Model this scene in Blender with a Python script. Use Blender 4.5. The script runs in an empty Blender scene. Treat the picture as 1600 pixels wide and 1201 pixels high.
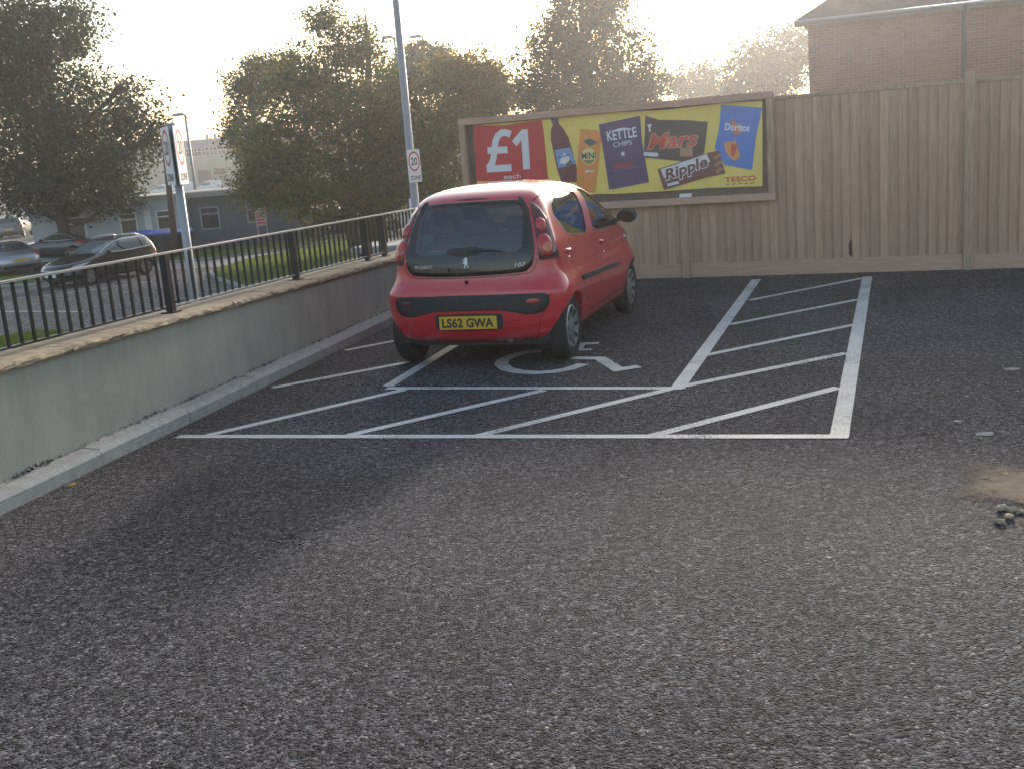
import bpy, bmesh, math, random
import numpy as np
from mathutils import Vector, Matrix
R = math.radians
scene = bpy.context.scene
C = scene.collection
random.seed(7)

# ------------------------------------------------------------------ camera, sky, sun, exposure
cam_d = bpy.data.cameras.new('camera'); cam = bpy.data.objects.new('camera', cam_d); C.objects.link(cam)
scene.camera = cam
cam_d.sensor_fit = 'HORIZONTAL'; cam_d.sensor_width = 36.0; cam_d.lens = 36.0 * 1711.3 / 1600.0
cam_d.clip_start = 0.05; cam_d.clip_end = 4000
PITCH, ROLL, CAMH = R(12.353), R(4.575), 1.845
fwd = Vector((0, math.cos(PITCH), -math.sin(PITCH))); up0 = Vector((0, math.sin(PITCH), math.cos(PITCH))); r0 = Vector((1, 0, 0))
rgt = r0 * math.cos(ROLL) - up0 * math.sin(ROLL); upv = r0 * math.sin(ROLL) + up0 * math.cos(ROLL)
mw = Matrix((rgt, upv, -fwd)).transposed().to_4x4(); mw.translation = (0, 0, CAMH); cam.matrix_world = mw

SUN_AZ, SUN_EL = R(19.5), R(15.0)          # azimuth clockwise from +y
world = bpy.data.worlds.new('World'); scene.world = world; world.use_nodes = True
wn = world.node_tree.nodes; wl = world.node_tree.links
bg = wn['Background']; sky = wn.new('ShaderNodeTexSky'); sky.sky_type = 'NISHITA'; sky.sun_disc = False
sky.sun_elevation = SUN_EL; sky.sun_rotation = SUN_AZ; sky.air_density = 1.0; sky.dust_density = 2.2; sky.ozone_density = 0.6; sky.altitude = 50
wl.new(sky.outputs[0], bg.inputs[0]); bg.inputs[1].default_value = 0.15
sun_d = bpy.data.lights.new('sun', 'SUN'); sun_d.energy = 2.0; sun_d.angle = R(4.0); sun_d.color = (1.0, 0.93, 0.84)
sun = bpy.data.objects.new('sun', sun_d); C.objects.link(sun); sun.location = (20, 60, 30)
sd_ = Vector((math.sin(SUN_AZ) * math.cos(SUN_EL), math.cos(SUN_AZ) * math.cos(SUN_EL), math.sin(SUN_EL)))
sun.rotation_euler = sd_.to_track_quat('Z', 'Y').to_euler()
vs = scene.view_settings; vs.view_transform = 'Standard'; vs.look = 'None'; vs.exposure = 1.02; vs.gamma = 1.0; vs.use_curve_mapping = False
scene.cycles.max_bounces = 8; scene.cycles.transparent_max_bounces = 12; scene.cycles.use_denoising = True
scene.cycles.sample_clamp_indirect = 6.0; scene.cycles.caustics_reflective = False; scene.cycles.caustics_refractive = False

# ------------------------------------------------------------------ materials
MATS = {}
def nodes_of(m): return m.node_tree.nodes, m.node_tree.links
def mat(name, col, rough=0.6, metal=0.0, var=0.0, vscale=6.0, bump=0.0, bscale=60.0, coat=0.0, spec=0.5, stretch=None, rnd=0.0, col2=None, emit=None):
    if name in MATS: return MATS[name]
    m = bpy.data.materials.new(name); m.use_nodes = True; MATS[name] = m
    n, l = nodes_of(m); b = n['Principled BSDF']
    b.inputs['Base Color'].default_value = (*col, 1); b.inputs['Roughness'].default_value = rough; b.inputs['Metallic'].default_value = metal
    b.inputs['Specular IOR Level'].default_value = spec
    if coat: b.inputs['Coat Weight'].default_value = coat; b.inputs['Coat Roughness'].default_value = 0.03
    if emit: b.inputs['Emission Color'].default_value = (*emit[:3], 1); b.inputs['Emission Strength'].default_value = emit[3]
    if var or bump or rnd:
        tc = n.new('ShaderNodeTexCoord'); vec = tc.outputs['Object']
        if stretch:
            mp = n.new('ShaderNodeMapping'); mp.inputs['Scale'].default_value = stretch; l.new(vec, mp.inputs[0]); vec = mp.outputs[0]
        if rnd:
            oi = n.new('ShaderNodeObjectInfo'); ad = n.new('ShaderNodeVectorMath'); ad.operation = 'ADD'
            cx = n.new('ShaderNodeCombineXYZ'); mu = n.new('ShaderNodeMath'); mu.operation = 'MULTIPLY'; mu.inputs[1].default_value = 37.0
            l.new(oi.outputs['Random'], mu.inputs[0]); l.new(mu.outputs[0], cx.inputs[0]); l.new(mu.outputs[0], cx.inputs[1])
            l.new(vec, ad.inputs[0]); l.new(cx.outputs[0], ad.inputs[1]); vec = ad.outputs[0]
        cur = None
        if var or rnd:
            nz = n.new('ShaderNodeTexNoise'); nz.inputs['Scale'].default_value = vscale; nz.inputs['Detail'].default_value = 6; nz.inputs['Roughness'].default_value = 0.65
            l.new(vec, nz.inputs['Vector'])
            mr = n.new('ShaderNodeMapRange'); mr.inputs[1].default_value = 0.3; mr.inputs[2].default_value = 0.7
            l.new(nz.outputs[0], mr.inputs[0])
            mx = n.new('ShaderNodeMix'); mx.data_type = 'RGBA'
            c2 = col2 or tuple(min(1, c * (1 - var)) for c in col)
            mx.inputs[6].default_value = (*col, 1); mx.inputs[7].default_value = (*c2, 1); l.new(mr.outputs[0], mx.inputs[0]); cur = mx.outputs[2]
            if rnd:
                hs = n.new('ShaderNodeHueSaturation'); m2 = n.new('ShaderNodeMapRange'); m2.inputs[3].default_value = 1 - rnd; m2.inputs[4].default_value = 1 + rnd
                l.new(oi.outputs['Random'], m2.inputs[0]); l.new(m2.outputs[0], hs.inputs['Value']); l.new(cur, hs.inputs['Color']); cur = hs.outputs[0]
            l.new(cur, b.inputs['Base Color'])
        if bump:
            nb = n.new('ShaderNodeTexNoise'); nb.inputs['Scale'].default_value = bscale; nb.inputs['Detail'].default_value = 4; l.new(vec, nb.inputs['Vector'])
            bp = n.new('ShaderNodeBump'); bp.inputs['Strength'].default_value = 0.6; bp.inputs['Distance'].default_value = bump
            l.new(nb.outputs[0], bp.inputs['Height']); l.new(bp.outputs[0], b.inputs['Normal'])
    return m

def asphalt(name, col, patch, scale=88.0, bump=0.0030, rough=0.88, spec=0.2):
    m = bpy.data.materials.new(name); m.use_nodes = True; MATS[name] = m; n, l = nodes_of(m); b = n['Principled BSDF']
    tc = n.new('ShaderNodeTexCoord'); v = tc.outputs['Object']
    vo = n.new('ShaderNodeTexVoronoi'); vo.inputs['Scale'].default_value = scale; l.new(v, vo.inputs['Vector'])
    sep = n.new('ShaderNodeSeparateColor'); l.new(vo.outputs['Color'], sep.inputs[0])
    r1 = n.new('ShaderNodeValToRGB'); cr_ = r1.color_ramp; cr_.elements[0].color = (*[c * 0.20 for c in col], 1); cr_.elements[1].color = (col[0] * 4.4, col[1] * 4.1, col[2] * 3.5, 1)
    for ps, k in ((0.30, .35), (0.42, 1.0), (0.80, 1.55), (0.95, 2.3)):
        e = cr_.elements.new(ps); e.color = (col[0] * k * 1.03, col[1] * k, col[2] * k * .95, 1)
    l.new(sep.outputs[0], r1.inputs[0])
    nz = n.new('ShaderNodeTexNoise'); nz.inputs['Scale'].default_value = 0.75; nz.inputs['Detail'].default_value = 8; nz.inputs['Roughness'].default_value = 0.68; l.new(v, nz.inputs['Vector'])
    mr = n.new('ShaderNodeMapRange'); mr.inputs[1].default_value = 0.3; mr.inputs[2].default_value = 0.72; mr.inputs[3].default_value = 1 - patch; mr.inputs[4].default_value = 1 + patch; l.new(nz.outputs[0], mr.inputs[0])
    n3 = n.new('ShaderNodeTexNoise'); n3.inputs['Scale'].default_value = 22; n3.inputs['Detail'].default_value = 5; l.new(v, n3.inputs['Vector'])
    m3 = n.new('ShaderNodeMapRange'); m3.inputs[1].default_value = 0.3; m3.inputs[2].default_value = 0.7; m3.inputs[3].default_value = 0.42; m3.inputs[4].default_value = 1.55; l.new(n3.outputs[0], m3.inputs[0])
    mm = n.new('ShaderNodeMath'); mm.operation = 'MULTIPLY'; l.new(mr.outputs[0], mm.inputs[0]); l.new(m3.outputs[0], mm.inputs[1])
    vm = n.new('ShaderNodeVectorMath'); vm.operation = 'SCALE'; l.new(r1.outputs[0], vm.inputs[0]); l.new(mm.outputs[0], vm.inputs['Scale']); l.new(vm.outputs[0], b.inputs['Base Color'])
    b.inputs['Roughness'].default_value = rough; b.inputs['Specular IOR Level'].default_value = spec
    n4 = n.new('ShaderNodeTexNoise'); n4.inputs['Scale'].default_value = scale * 0.35; n4.inputs['Detail'].default_value = 3; l.new(v, n4.inputs['Vector'])
    su = n.new('ShaderNodeMath'); su.operation = 'MULTIPLY_ADD'; su.inputs[1].default_value = -1.2; l.new(vo.outputs['Distance'], su.inputs[0]); l.new(n4.outputs[0], su.inputs[2])
    bp = n.new('ShaderNodeBump'); bp.inputs['Strength'].default_value = 1.0; bp.inputs['Distance'].default_value = bump; l.new(su.outputs[0], bp.inputs['Height']); l.new(bp.outputs[0], b.inputs['Normal'])
    return m

def glass(name, tint=(0.55, 0.6, 0.6), mixf=0.0):
    m = bpy.data.materials.new(name); m.use_nodes = True; MATS[name] = m; n, l = nodes_of(m)
    for x in list(n):
        if x.type != 'OUTPUT_MATERIAL': n.remove(x)
    out = [x for x in n if x.type == 'OUTPUT_MATERIAL'][0]
    t = n.new('ShaderNodeBsdfTransparent'); t.inputs[0].default_value = (*tint, 1)
    g = n.new('ShaderNodeBsdfGlossy'); g.inputs['Roughness'].default_value = 0.02; g.inputs[0].default_value = (0.95, 0.97, 1, 1)
    fr = n.new('ShaderNodeFresnel'); fr.inputs[0].default_value = 1.5
    ad = n.new('ShaderNodeMath'); ad.operation = 'ADD'; ad.inputs[1].default_value = mixf; l.new(fr.outputs[0], ad.inputs[0])
    mx = n.new('ShaderNodeMixShader'); l.new(ad.outputs[0], mx.inputs[0]); l.new(t.outputs[0], mx.inputs[1]); l.new(g.outputs[0], mx.inputs[2]); l.new(mx.outputs[0], out.inputs[0])
    return m

def leafmat(name, cols, trans=0.45):
    m = bpy.data.materials.new(name); m.use_nodes = True; MATS[name] = m; n, l = nodes_of(m)
    for x in list(n):
        if x.type != 'OUTPUT_MATERIAL': n.remove(x)
    out = [x for x in n if x.type == 'OUTPUT_MATERIAL'][0]
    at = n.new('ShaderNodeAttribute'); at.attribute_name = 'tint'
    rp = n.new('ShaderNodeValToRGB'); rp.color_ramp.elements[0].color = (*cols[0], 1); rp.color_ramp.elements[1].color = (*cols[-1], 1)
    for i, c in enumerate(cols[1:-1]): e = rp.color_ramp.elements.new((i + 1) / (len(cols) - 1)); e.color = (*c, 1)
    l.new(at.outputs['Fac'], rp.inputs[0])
    d = n.new('ShaderNodeBsdfPrincipled'); d.inputs['Roughness'].default_value = 0.5; d.inputs['Specular IOR Level'].default_value = 0.35; l.new(rp.outputs[0], d.inputs['Base Color'])
    t = n.new('ShaderNodeBsdfTranslucent'); vm = n.new('ShaderNodeVectorMath'); vm.operation = 'MULTIPLY'; vm.inputs[1].default_value = (1.5, 1.4, 0.5); l.new(rp.outputs[0], vm.inputs[0]); l.new(vm.outputs[0], t.inputs[0])
    mx = n.new('ShaderNodeMixShader'); mx.inputs[0].default_value = trans; l.new(d.outputs[0], mx.inputs[1]); l.new(t.outputs[0], mx.inputs[2]); l.new(mx.outputs[0], out.inputs[0])
    return m

# ------------------------------------------------------------------ object helpers
def setp(o, label=None, cat=None, group=None, kind=None):
    if label: o['label'] = label
    if cat: o['category'] = cat
    if group: o['group'] = group
    if kind: o['kind'] = kind
    return o
def obj(name, data, parent=None, loc=None, rotz=None):
    o = bpy.data.objects.new(name, data); C.objects.link(o)
    if parent is not None: o.parent = parent
    if loc is not None: o.location = loc
    if rotz is not None: o.rotation_euler = (0, 0, rotz)
    return o
def thing(name, label, cat, loc=(0, 0, 0), rotz=0.0, group=None):
    return setp(obj(name, None, None, loc, rotz), label, cat, group)
def mk(name, verts, faces, m, parent=None, smooth=False, loc=None, rotz=None):
    me = bpy.data.meshes.new(name); me.from_pydata([tuple(v) for v in verts], [], faces); me.materials.append(m)
    if smooth: me.polygons.foreach_set('use_smooth', [True] * len(me.polygons))
    me.update(); return obj(name, me, parent, loc, rotz)
class B:
    """collects shapes of one part"""
    def __init__(s): s.v = []; s.f = []
    def add(s, v, f):
        k = len(s.v); s.v += [tuple(p) for p in v]; s.f += [tuple(i + k for i in q) for q in f]; return s
    def box(s, x0, x1, y0, y1, z0, z1, mtx=None):
        v = [Vector((x, y, z)) for z in (z0, z1) for y in (y0, y1) for x in (x0, x1)]
        if mtx is not None: v = [mtx @ p for p in v]
        return s.add(v, [(0, 2, 3, 1), (4, 5, 7, 6), (0, 1, 5, 4), (2, 6, 7, 3), (0, 4, 6, 2), (1, 3, 7, 5)])
    def bar(s, a, b, w, h, up=(0, 0, 1)):
        a, b = Vector(a), Vector(b); d = (b - a).normalized(); sdv = d.cross(Vector(up))
        sdv = sdv.normalized() if sdv.length > 1e-5 else Vector((1, 0, 0)); u = sdv.cross(d)
        v = [p + sdv * x + u * y for p in (a, b) for x, y in ((-w / 2, -h / 2), (w / 2, -h / 2), (w / 2, h / 2), (-w / 2, h / 2))]
        return s.add(v, [(0, 3, 2, 1), (4, 5, 6, 7), (0, 1, 5, 4), (1, 2, 6, 5), (2, 3, 7, 6), (3, 0, 4, 7)])
    def tube(s, pts, rads, n=8, cap=True):
        pts = [Vector(p) for p in pts]; k = len(s.v); last = None
        for i, p in enumerate(pts):
            d = (pts[min(i + 1, len(pts) - 1)] - pts[max(i - 1, 0)]).normalized()
            a = last if last is not None else (Vector((0, 0, 1)) if abs(d.z) < 0.9 else Vector((1, 0, 0)))
            u = (a - d * a.dot(d)).normalized(); w = d.cross(u); last = u
            r = rads[i] if isinstance(rads, (list, tuple)) else rads
            s.v += [tuple(p + (u * math.cos(q * 2 * math.pi / n) + w * math.sin(q * 2 * math.pi / n)) * r) for q in range(n)]
        for i in range(len(pts) - 1):
            for q in range(n):
                a, b = k + i * n + q, k + i * n + (q + 1) % n; s.f.append((a, b, b + n, a + n))
        if cap: s.f.append(tuple(k + q for q in reversed(range(n)))); s.f.append(tuple(k + (len(pts) - 1) * n + q for q in range(n)))
        return s
    def lathe(s, prof, n=24, axis='x', org=(0, 0, 0)):
        k = len(s.v)
        for a, r in prof:
            for q in range(n):
                c, d = r * math.cos(2 * math.pi * q / n), r * math.sin(2 * math.pi * q / n)
                p = (a, c, d) if axis == 'x' else (c, d, a)
                s.v.append((p[0] + org[0], p[1] + org[1], p[2] + org[2]))
        for i in range(len(prof) - 1):
            for q in range(n):
                a, b = k + i * n + q, k + i * n + (q + 1) % n; s.f.append((a, b, b + n, a + n))
        return s
    def prism(s, poly, z0, z1):
        n = len(poly); v = [(x, y, z0) for x, y in poly] + [(x, y, z1) for x, y in poly]
        return s.add(v, [tuple(reversed(range(n))), tuple(range(n, 2 * n))] + [(i, (i + 1) % n, n + (i + 1) % n, n + i) for i in range(n)])
    def build(s, name, m, parent=None, smooth=False, loc=None, rotz=None, bevel=0.0):
        o = mk(name, s.v, s.f, m, parent, smooth, loc, rotz)
        if bevel:
            bm = bmesh.new(); bm.from_mesh(o.data)
            bmesh.ops.bevel(bm, geom=bm.edges[:], offset=bevel, segments=1, affect='EDGES', clamp_overlap=True); bm.to_mesh(o.data); bm.free()
        return o
def share(o, parent, loc=None, rot=None, name=None):
    c = o.copy(); C.objects.link(c); c.parent = parent
    if loc is not None: c.location = loc
    if rot is not None: c.rotation_euler = rot
    return c
TXT = {}
def textmesh(body, shear=0.0, bold=0.0):
    key = (body, shear, bold)
    if key not in TXT:
        cu = bpy.data.curves.new('lettering', 'FONT'); cu.body = body; cu.size = 1.0; cu.shear = shear; cu.offset = bold; cu.resolution_u = 3; cu.fill_mode = 'FRONT'
        o = bpy.data.objects.new('lettering', cu); C.objects.link(o); dg = bpy.context.evaluated_depsgraph_get()
        me = bpy.data.meshes.new_from_object(o.evaluated_get(dg)); bpy.data.objects.remove(o); TXT[key] = [tuple(v.co) for v in me.vertices], [tuple(p.vertices) for p in me.polygons]
        bpy.data.meshes.remove(me)
    return TXT[key]
def lettering(name, body, fn, w, h, m, parent, shear=0.0, bold=0.0):
    """fit text into a w x h box centred on 0 and map with fn(x, y) -> 3d point"""
    v, f = textmesh(body, shear, bold); xs = [p[0] for p in v]; ys = [p[1] for p in v]
    x0, x1, y0, y1 = min(xs), max(xs), min(ys), max(ys)
    vv = [fn(((p[0] - x0) / (x1 - x0) - 0.5) * w, ((p[1] - y0) / (y1 - y0) - 0.5) * h) for p in v]
    return mk(name, vv, f, m, parent)
def ribbon(pts, w, z, seg=0.25):
    """flat painted stripe along a polyline on the ground, mitred"""
    P = [Vector((p[0], p[1])) for p in pts]; L, Rr = [], []
    for i, p in enumerate(P):
        d0 = (P[i] - P[i - 1]).normalized() if i else None; d1 = (P[i + 1] - P[i]).normalized() if i < len(P) - 1 else None
        d = ((d0 or d1) + (d1 or d0)).normalized(); nrm = Vector((-d.y, d.x)); k = w / 2 / max(0.4, nrm.dot(Vector((-(d1 or d0).y, (d1 or d0).x))))
        L.append(p + nrm * k); Rr.append(p - nrm * k)
    v = [(p.x, p.y, z) for p in L] + [(p.x, p.y, z) for p in Rr]; n = len(P)
    return v, [(n + i, n + i + 1, i + 1, i) for i in range(n - 1)]

# ------------------------------------------------------------------ measured places, in metres (world x, y, z; billboard outlines as distance along the fence and height)
DATA = {'bb': {'banner': [[-0.227, 2.118], [0.538, 2.118], [0.871, 2.124], [1.72, 2.128], [2.406, 2.103], [3.07, 2.124], [3.57, 2.112], [3.543, 1.098], [2.899, 1.114], [2.22, 1.107],
                   [1.659, 1.111], [1.454, 1.12], [-0.242, 1.375]],
        'bottle': [[0.864, 2.125], [0.97, 2.116], [0.973, 2.055], [1.025, 1.988], [1.094, 1.864], [1.133, 1.703], [1.17, 1.529], [1.21, 1.287], [0.954, 1.303], [0.909, 1.48], [0.88, 1.668],
                   [0.851, 1.856], [0.862, 1.974], [0.893, 2.044]],
        'bottle_label': [[0.891, 1.714], [1.107, 1.738], [1.177, 1.528], [0.931, 1.485]],
        'cap': [[0.864, 2.125], [0.97, 2.116], [0.966, 2.064], [0.887, 2.051]],
        'chips_txt': [[1.684, 1.69], [1.936, 1.756]],
        'dor_chip': [[3.091, 1.652], [3.235, 1.667], [3.287, 1.471], [3.201, 1.419], [3.113, 1.535]],
        'dor_tri': [[3.187, 1.943], [3.336, 1.773], [3.218, 1.725]],
        'dor_txt': [[3.11, 1.804], [3.413, 1.78]],
        'doritos': [[3.076, 2.104], [3.567, 2.029], [3.48, 1.674], [3.424, 1.302], [3.095, 1.381], [2.978, 1.596], [3.039, 1.822]],
        'each': [[0.153, 1.392], [0.396, 1.445]],
        'inner': [[-0.336, 2.168], [3.627, 2.151], [3.589, 0.996]],
        'ketred': [[1.706, 1.419], [1.949, 1.496]],
        'kettle': [[1.509, 1.995], [2.056, 2.057], [2.066, 1.726], [2.13, 1.232], [1.662, 1.172], [1.597, 1.172], [1.555, 1.621]],
        'kettle_txt': [[1.598, 1.749], [2.012, 1.888]],
        'knot': [[4.565, 0.28]],
        'mars': [[2.125, 2.055], [2.292, 1.99], [2.668, 1.953], [2.907, 1.915], [2.843, 1.541], [2.632, 1.451], [2.077, 1.541]],
        'mars_bar': [[2.546, 1.626], [2.7, 1.628], [2.702, 1.511], [2.541, 1.522]],
        'mars_cup': [[2.172, 1.902]],
        'mars_lab': [[2.081, 1.613], [2.265, 1.587], [2.259, 1.539], [2.075, 1.565]],
        'mars_txt': [[2.125, 1.67], [2.781, 1.79]],
        'mini': [[1.263, 1.959], [1.553, 1.91], [1.413, 1.142], [1.159, 1.157], [1.18, 1.462]],
        'mini_circ': [[1.352, 1.603], [1.47, 1.594]],
        'mini_dia': [[1.288, 1.804], [1.38, 1.83], [1.489, 1.776], [1.381, 1.729]],
        'mini_txt': [[1.232, 1.604], [1.467, 1.654]],
        'one': [[0.464, 2.015], [0.541, 2.009], [0.535, 1.497], [0.437, 1.499], [0.443, 1.879], [0.366, 1.802], [0.31, 1.876]],
        'one_box': [[0.283, 1.513], [0.573, 2.003]],
        'outer': [[-0.372, 2.208], [3.718, 2.206], [3.646, 0.934], [1.661, 0.961]],
        'posts': [[2.546, -0.022], [5.867, -0.024]],
        'pound': [[[0.297, 1.961], [0.234, 1.99], [0.175, 1.992], [0.115, 1.957], [0.073, 1.886], [0.049, 1.78], [0.031, 1.686], [-0.001, 1.607], [-0.063, 1.542]],
                  [[-0.051, 1.776], [0.237, 1.767]], [[-0.083, 1.535], [0.273, 1.534]]],
        'pound_box': [[-0.086, 1.503], [0.31, 2.016]],
        'red': [[-0.227, 2.114], [0.257, 2.085], [0.741, 2.112], [0.76, 1.982], [0.777, 1.354], [0.564, 1.337], [-0.249, 1.386], [-0.231, 1.827]],
        'ripple': [[2.245, 1.384], [2.863, 1.539], [3.029, 1.564], [3.098, 1.278], [2.838, 1.242], [2.317, 1.121]],
        'ripple_ch': [[2.888, 1.499], [3.048, 1.539], [3.085, 1.291], [2.878, 1.252]],
        'ripple_lab': [[2.362, 1.198], [2.507, 1.225], [2.512, 1.189], [2.368, 1.165]],
        'ripple_txt': [[2.338, 1.266], [2.885, 1.428]],
        'ripple_white': [[2.289, 1.381], [2.876, 1.532], [2.919, 1.432], [2.325, 1.273]],
        'star': [[1.808, 1.606]],
        'tag': [[2.506, 1.061], [2.662, 1.062], [2.66, 1.002], [2.503, 1.0]],
        'tesco_dash': [[3.086, 1.146], [3.464, 1.143]],
        'tesco_txt': [[3.088, 1.187], [3.467, 1.222]]},
 'chair': [([[0.288, 9.71], [0.149, 9.708], [0.02, 9.594], [-0.062, 9.434], [-0.08, 9.241], [-0.033, 9.029], [0.071, 8.869], [0.206, 8.777], [0.353, 8.771], [0.483, 8.837], [0.612, 8.987]],
            0.12),
           ([[0.53, 9.275], [0.768, 9.16], [0.864, 8.645], [1.043, 8.704]], 0.11), ([[0.609, 9.665], [0.657, 9.902], [0.824, 9.86]], 0.1), ([[0.595, 9.624], [0.734, 9.579]], 0.075)],
 'dashes': [[[-15.886, 35.588], [-15.419, 35.646]], [[-15.132, 35.681], [-14.704, 35.909]], [[-14.438, 36.05], [-14.001, 36.282]], [[-13.73, 36.426], [-13.284, 36.663]],
            [[-13.007, 36.81], [-12.636, 37.107]], [[-12.406, 37.291], [-12.047, 37.665]]],
 'gravel': [[2.291, 5.029], [2.746, 5.692], [2.205, 4.553], [2.129, 4.638], [2.194, 5.207]],
 'island': [[-10.18, 38.68], [-9.442, 36.497], [-7.933, 33.379], [-6.773, 31.494], [-3.67, 33.811], [-4.03, 42.608], [-5.084, 48.332], [-7.052, 46.354], [-8.562, 44.28], [-9.648, 42.155]],
 'leaf': [[-2.802, 6.556], [0.152, 5.618], [-2.915, 5.929], [-2.751, 6.745]],
 'lines': [([[-2.401, 7.58], [1.957, 6.242]], 0.085), ([[1.903, 6.229], [4.245, 12.72]], 0.11), ([[-1.012, 8.645], [1.242, 7.816]], 0.085), ([[1.203, 7.809], [3.07, 13.252]], 0.11),
           ([[-1.008, 8.715], [-0.436, 10.642]], 0.1), ([[2.612, 11.661], [4.174, 12.642]], 0.08), ([[2.121, 10.293], [3.632, 11.146]], 0.08), ([[1.63, 8.939], [3.139, 9.768]], 0.08),
           ([[-0.269, 6.925], [1.201, 7.853], [2.686, 8.572]], 0.085), ([[0.829, 6.588], [2.279, 7.456]], 0.09), ([[-1.134, 7.225], [0.239, 8.118]], 0.085),
           ([[-2.178, 7.546], [-0.859, 8.541]], 0.085), ([[-2.011, 9.037], [-0.903, 9.694]], 0.085), ([[-1.596, 10.562], [-1.135, 10.888]], 0.085)],
 'misc': {'astraF': [-14.27, 38.045, -1.8],
          'astraR': [-12.734, 39.259, -1.8],
          'bins': [[-14.846, 47.0, -0.586], [-13.931, 47.0, -0.659], [-13.893, 47.0, -0.77], [-13.031, 47.0, -0.839], [-14.504, 47.0, -1.591]],
          'board': [[-5.385, 15.0, 0.265], [-4.751, 15.0, 0.214], [-5.417, 15.0, 0.064]],
          'brownpost': [[-13.367, 46.0, 1.781], [-13.541, 46.0, -0.693]],
          'cars': {'blue': [-29.209, 74.318, -1.8],
                   'coupe': [-20.777, 50.65, -1.8],
                   'dark2': [-7.29, 51.134, -1.8],
                   'hatch': [-33.402, 75.758, -1.8],
                   'tt': [-19.717, 44.408, -1.8],
                   'white1': [-40.384, 96.412, -1.8],
                   'white2': [-5.474, 49.385, -1.8],
                   'white3': [-34.415, 84.3, -1.8]},
          'far': [[-45.161, 170.0, 6.124], [-38.859, 170.0, 6.199], [-45.32, 170.0, 5.001], [-45.518, 170.0, 3.592], [-44.93, 170.0, 1.544], [-43.43, 170.0, -0.299], [-42.592, 170.0, 1.551],
                  [-40.946, 170.0, 0.752], [-43.43, 170.0, 6.744], [-39.734, 170.0, -0.398]],
          'farlamp': [[-16.662, 62.0, 4.792], [-16.688, 62.0, -1.45], [-17.227, 62.0, 4.768]],
          'house': [[8.502, 30.0, 4.39], [8.518, 30.0, 2.629], [12.058, 28.6, 4.368], [9.402, 30.0, 4.835]],
          'lampB': [[-3.332, 62.0, 7.873], [-3.327, 62.0, 6.099], [-3.987, 62.0, 7.923]],
          'lampC': [[-5.201, 62.0, 7.949]],
          'lamp_low': [-2.082, 28.0, 0.567],
          'lamp_top': [-2.058, 28.0, 5.459],
          'lampsign': [[-2.132, 28.0, 1.869], [-2.174, 28.0, 1.116]],
          'pier': [[-1.494, 14.6, 0.656], [-1.199, 14.6, 0.717], [-1.218, 14.6, 0.515]],
          'redsign': [[-10.858, 50.0, -0.187], [-10.425, 50.0, -0.88]],
          'shed': [[-19.514, 51.0, 0.411], [-15.956, 51.0, 0.623], [-14.144, 51.0, 0.567], [-11.836, 51.0, 0.704], [-10.078, 51.0, 0.681], [-14.369, 51.0, -1.02]],
          'shedwin': [[-15.656, 51.0, 0.077], [-15.037, 51.0, -0.732]],
          'sign1': [-4.771, 17.0, 2.113],
          'signpole_low': [-4.806, 17.0, -0.0],
          'signpole_top': [-4.811, 17.0, 2.512],
          'vans': [[-47.934, 165.0, -0.9], [-45.215, 165.0, -1.115], [-41.367, 165.0, -1.418]],
          'win2': [[-17.214, 51.0, 0.084], [-16.589, 51.0, -0.843]],
          'wire': [[-12.667, 30.0, 4.998], [-10.949, 30.0, 4.217]]},
 'near_grass': [[-11.807, 24.321], [-10.239, 23.646], [-10.364, 25.83], [-11.305, 26.27], [-12.362, 25.531]],
 'pave': [[-13.253, 41.876], [-10.527, 41.219], [-8.067, 44.405], [-4.776, 48.039], [-4.844, 48.778], [-8.461, 46.696], [-11.463, 44.531], [-14.059, 44.531]],
 'roadlines': [([[-15.37, 32.513], [-11.807, 30.598]], 0.13)],
 'spots': [[2.696, 6.072], [3.559, 7.596], [2.669, 6.381]],
 'stones': [[2.233, 4.834], [2.266, 4.807], [2.217, 4.721], [2.149, 4.676], [2.357, 5.293], [2.487, 5.335], [2.334, 5.008], [2.301, 4.78]],
 'treebase': {'behind': [-4.133, 62.0, -1.8],
              'dark': [-12.001, 56.0, -1.8],
              'hazy': [15.718, 85.0, -1.8],
              'hazy2': [17.371, 70.0, -1.8],
              'left': [-20.375, 53.298, -1.8],
              'middle': [-6.773, 36.874, -1.8],
              'middle2': [-5.298, 41.0, -1.8],
              'middle3': [-4.212, 43.0, -1.8],
              'right': [3.976, 47.0, -1.8],
              'yellow': [-0.927, 44.0, -1.8]},
 'trees': {'behind': [[-3.616, 62.0, 6.726, 1.404, 1.256, 1.035], [-2.373, 62.0, 6.965, 0.665, 0.621, 0.554], [-4.228, 62.0, 5.831, 1.478, 1.33, 1.109]],
           'dark': [[-11.785, 56.0, 5.45, 1.202, 1.282, 1.402], [-12.527, 56.0, 3.661, 0.734, 0.868, 1.068], [-10.521, 56.0, 6.206, 1.268, 1.188, 1.068],
                    [-11.743, 56.0, 2.823, 1.168, 1.168, 1.168]],
           'hazy': [[15.974, 85.0, 5.723, 1.824, 1.743, 1.621], [14.257, 85.0, 5.064, 1.419, 1.358, 1.267], [17.118, 85.0, 4.142, 3.04, 2.33, 1.267]],
           'hazy2': [[15.948, 70.0, 5.511, 1.419, 1.519, 1.669], [17.54, 70.0, 5.769, 1.877, 1.877, 1.877], [19.13, 70.0, 6.027, 1.46, 1.711, 2.086],
                     [16.892, 70.0, 3.906, 2.503, 2.086, 1.46]],
           'left': [[-19.254, 50.0, 8.957, 2.98, 2.503, 1.788], [-19.364, 50.0, 7.502, 2.533, 2.235, 1.788], [-21.001, 50.0, 6.146, 2.384, 2.265, 2.086],
                    [-18.404, 50.0, 4.854, 2.98, 2.503, 1.788], [-20.195, 50.0, 3.477, 3.576, 2.801, 1.639], [-17.03, 50.0, 2.812, 2.235, 1.937, 1.49],
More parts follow.
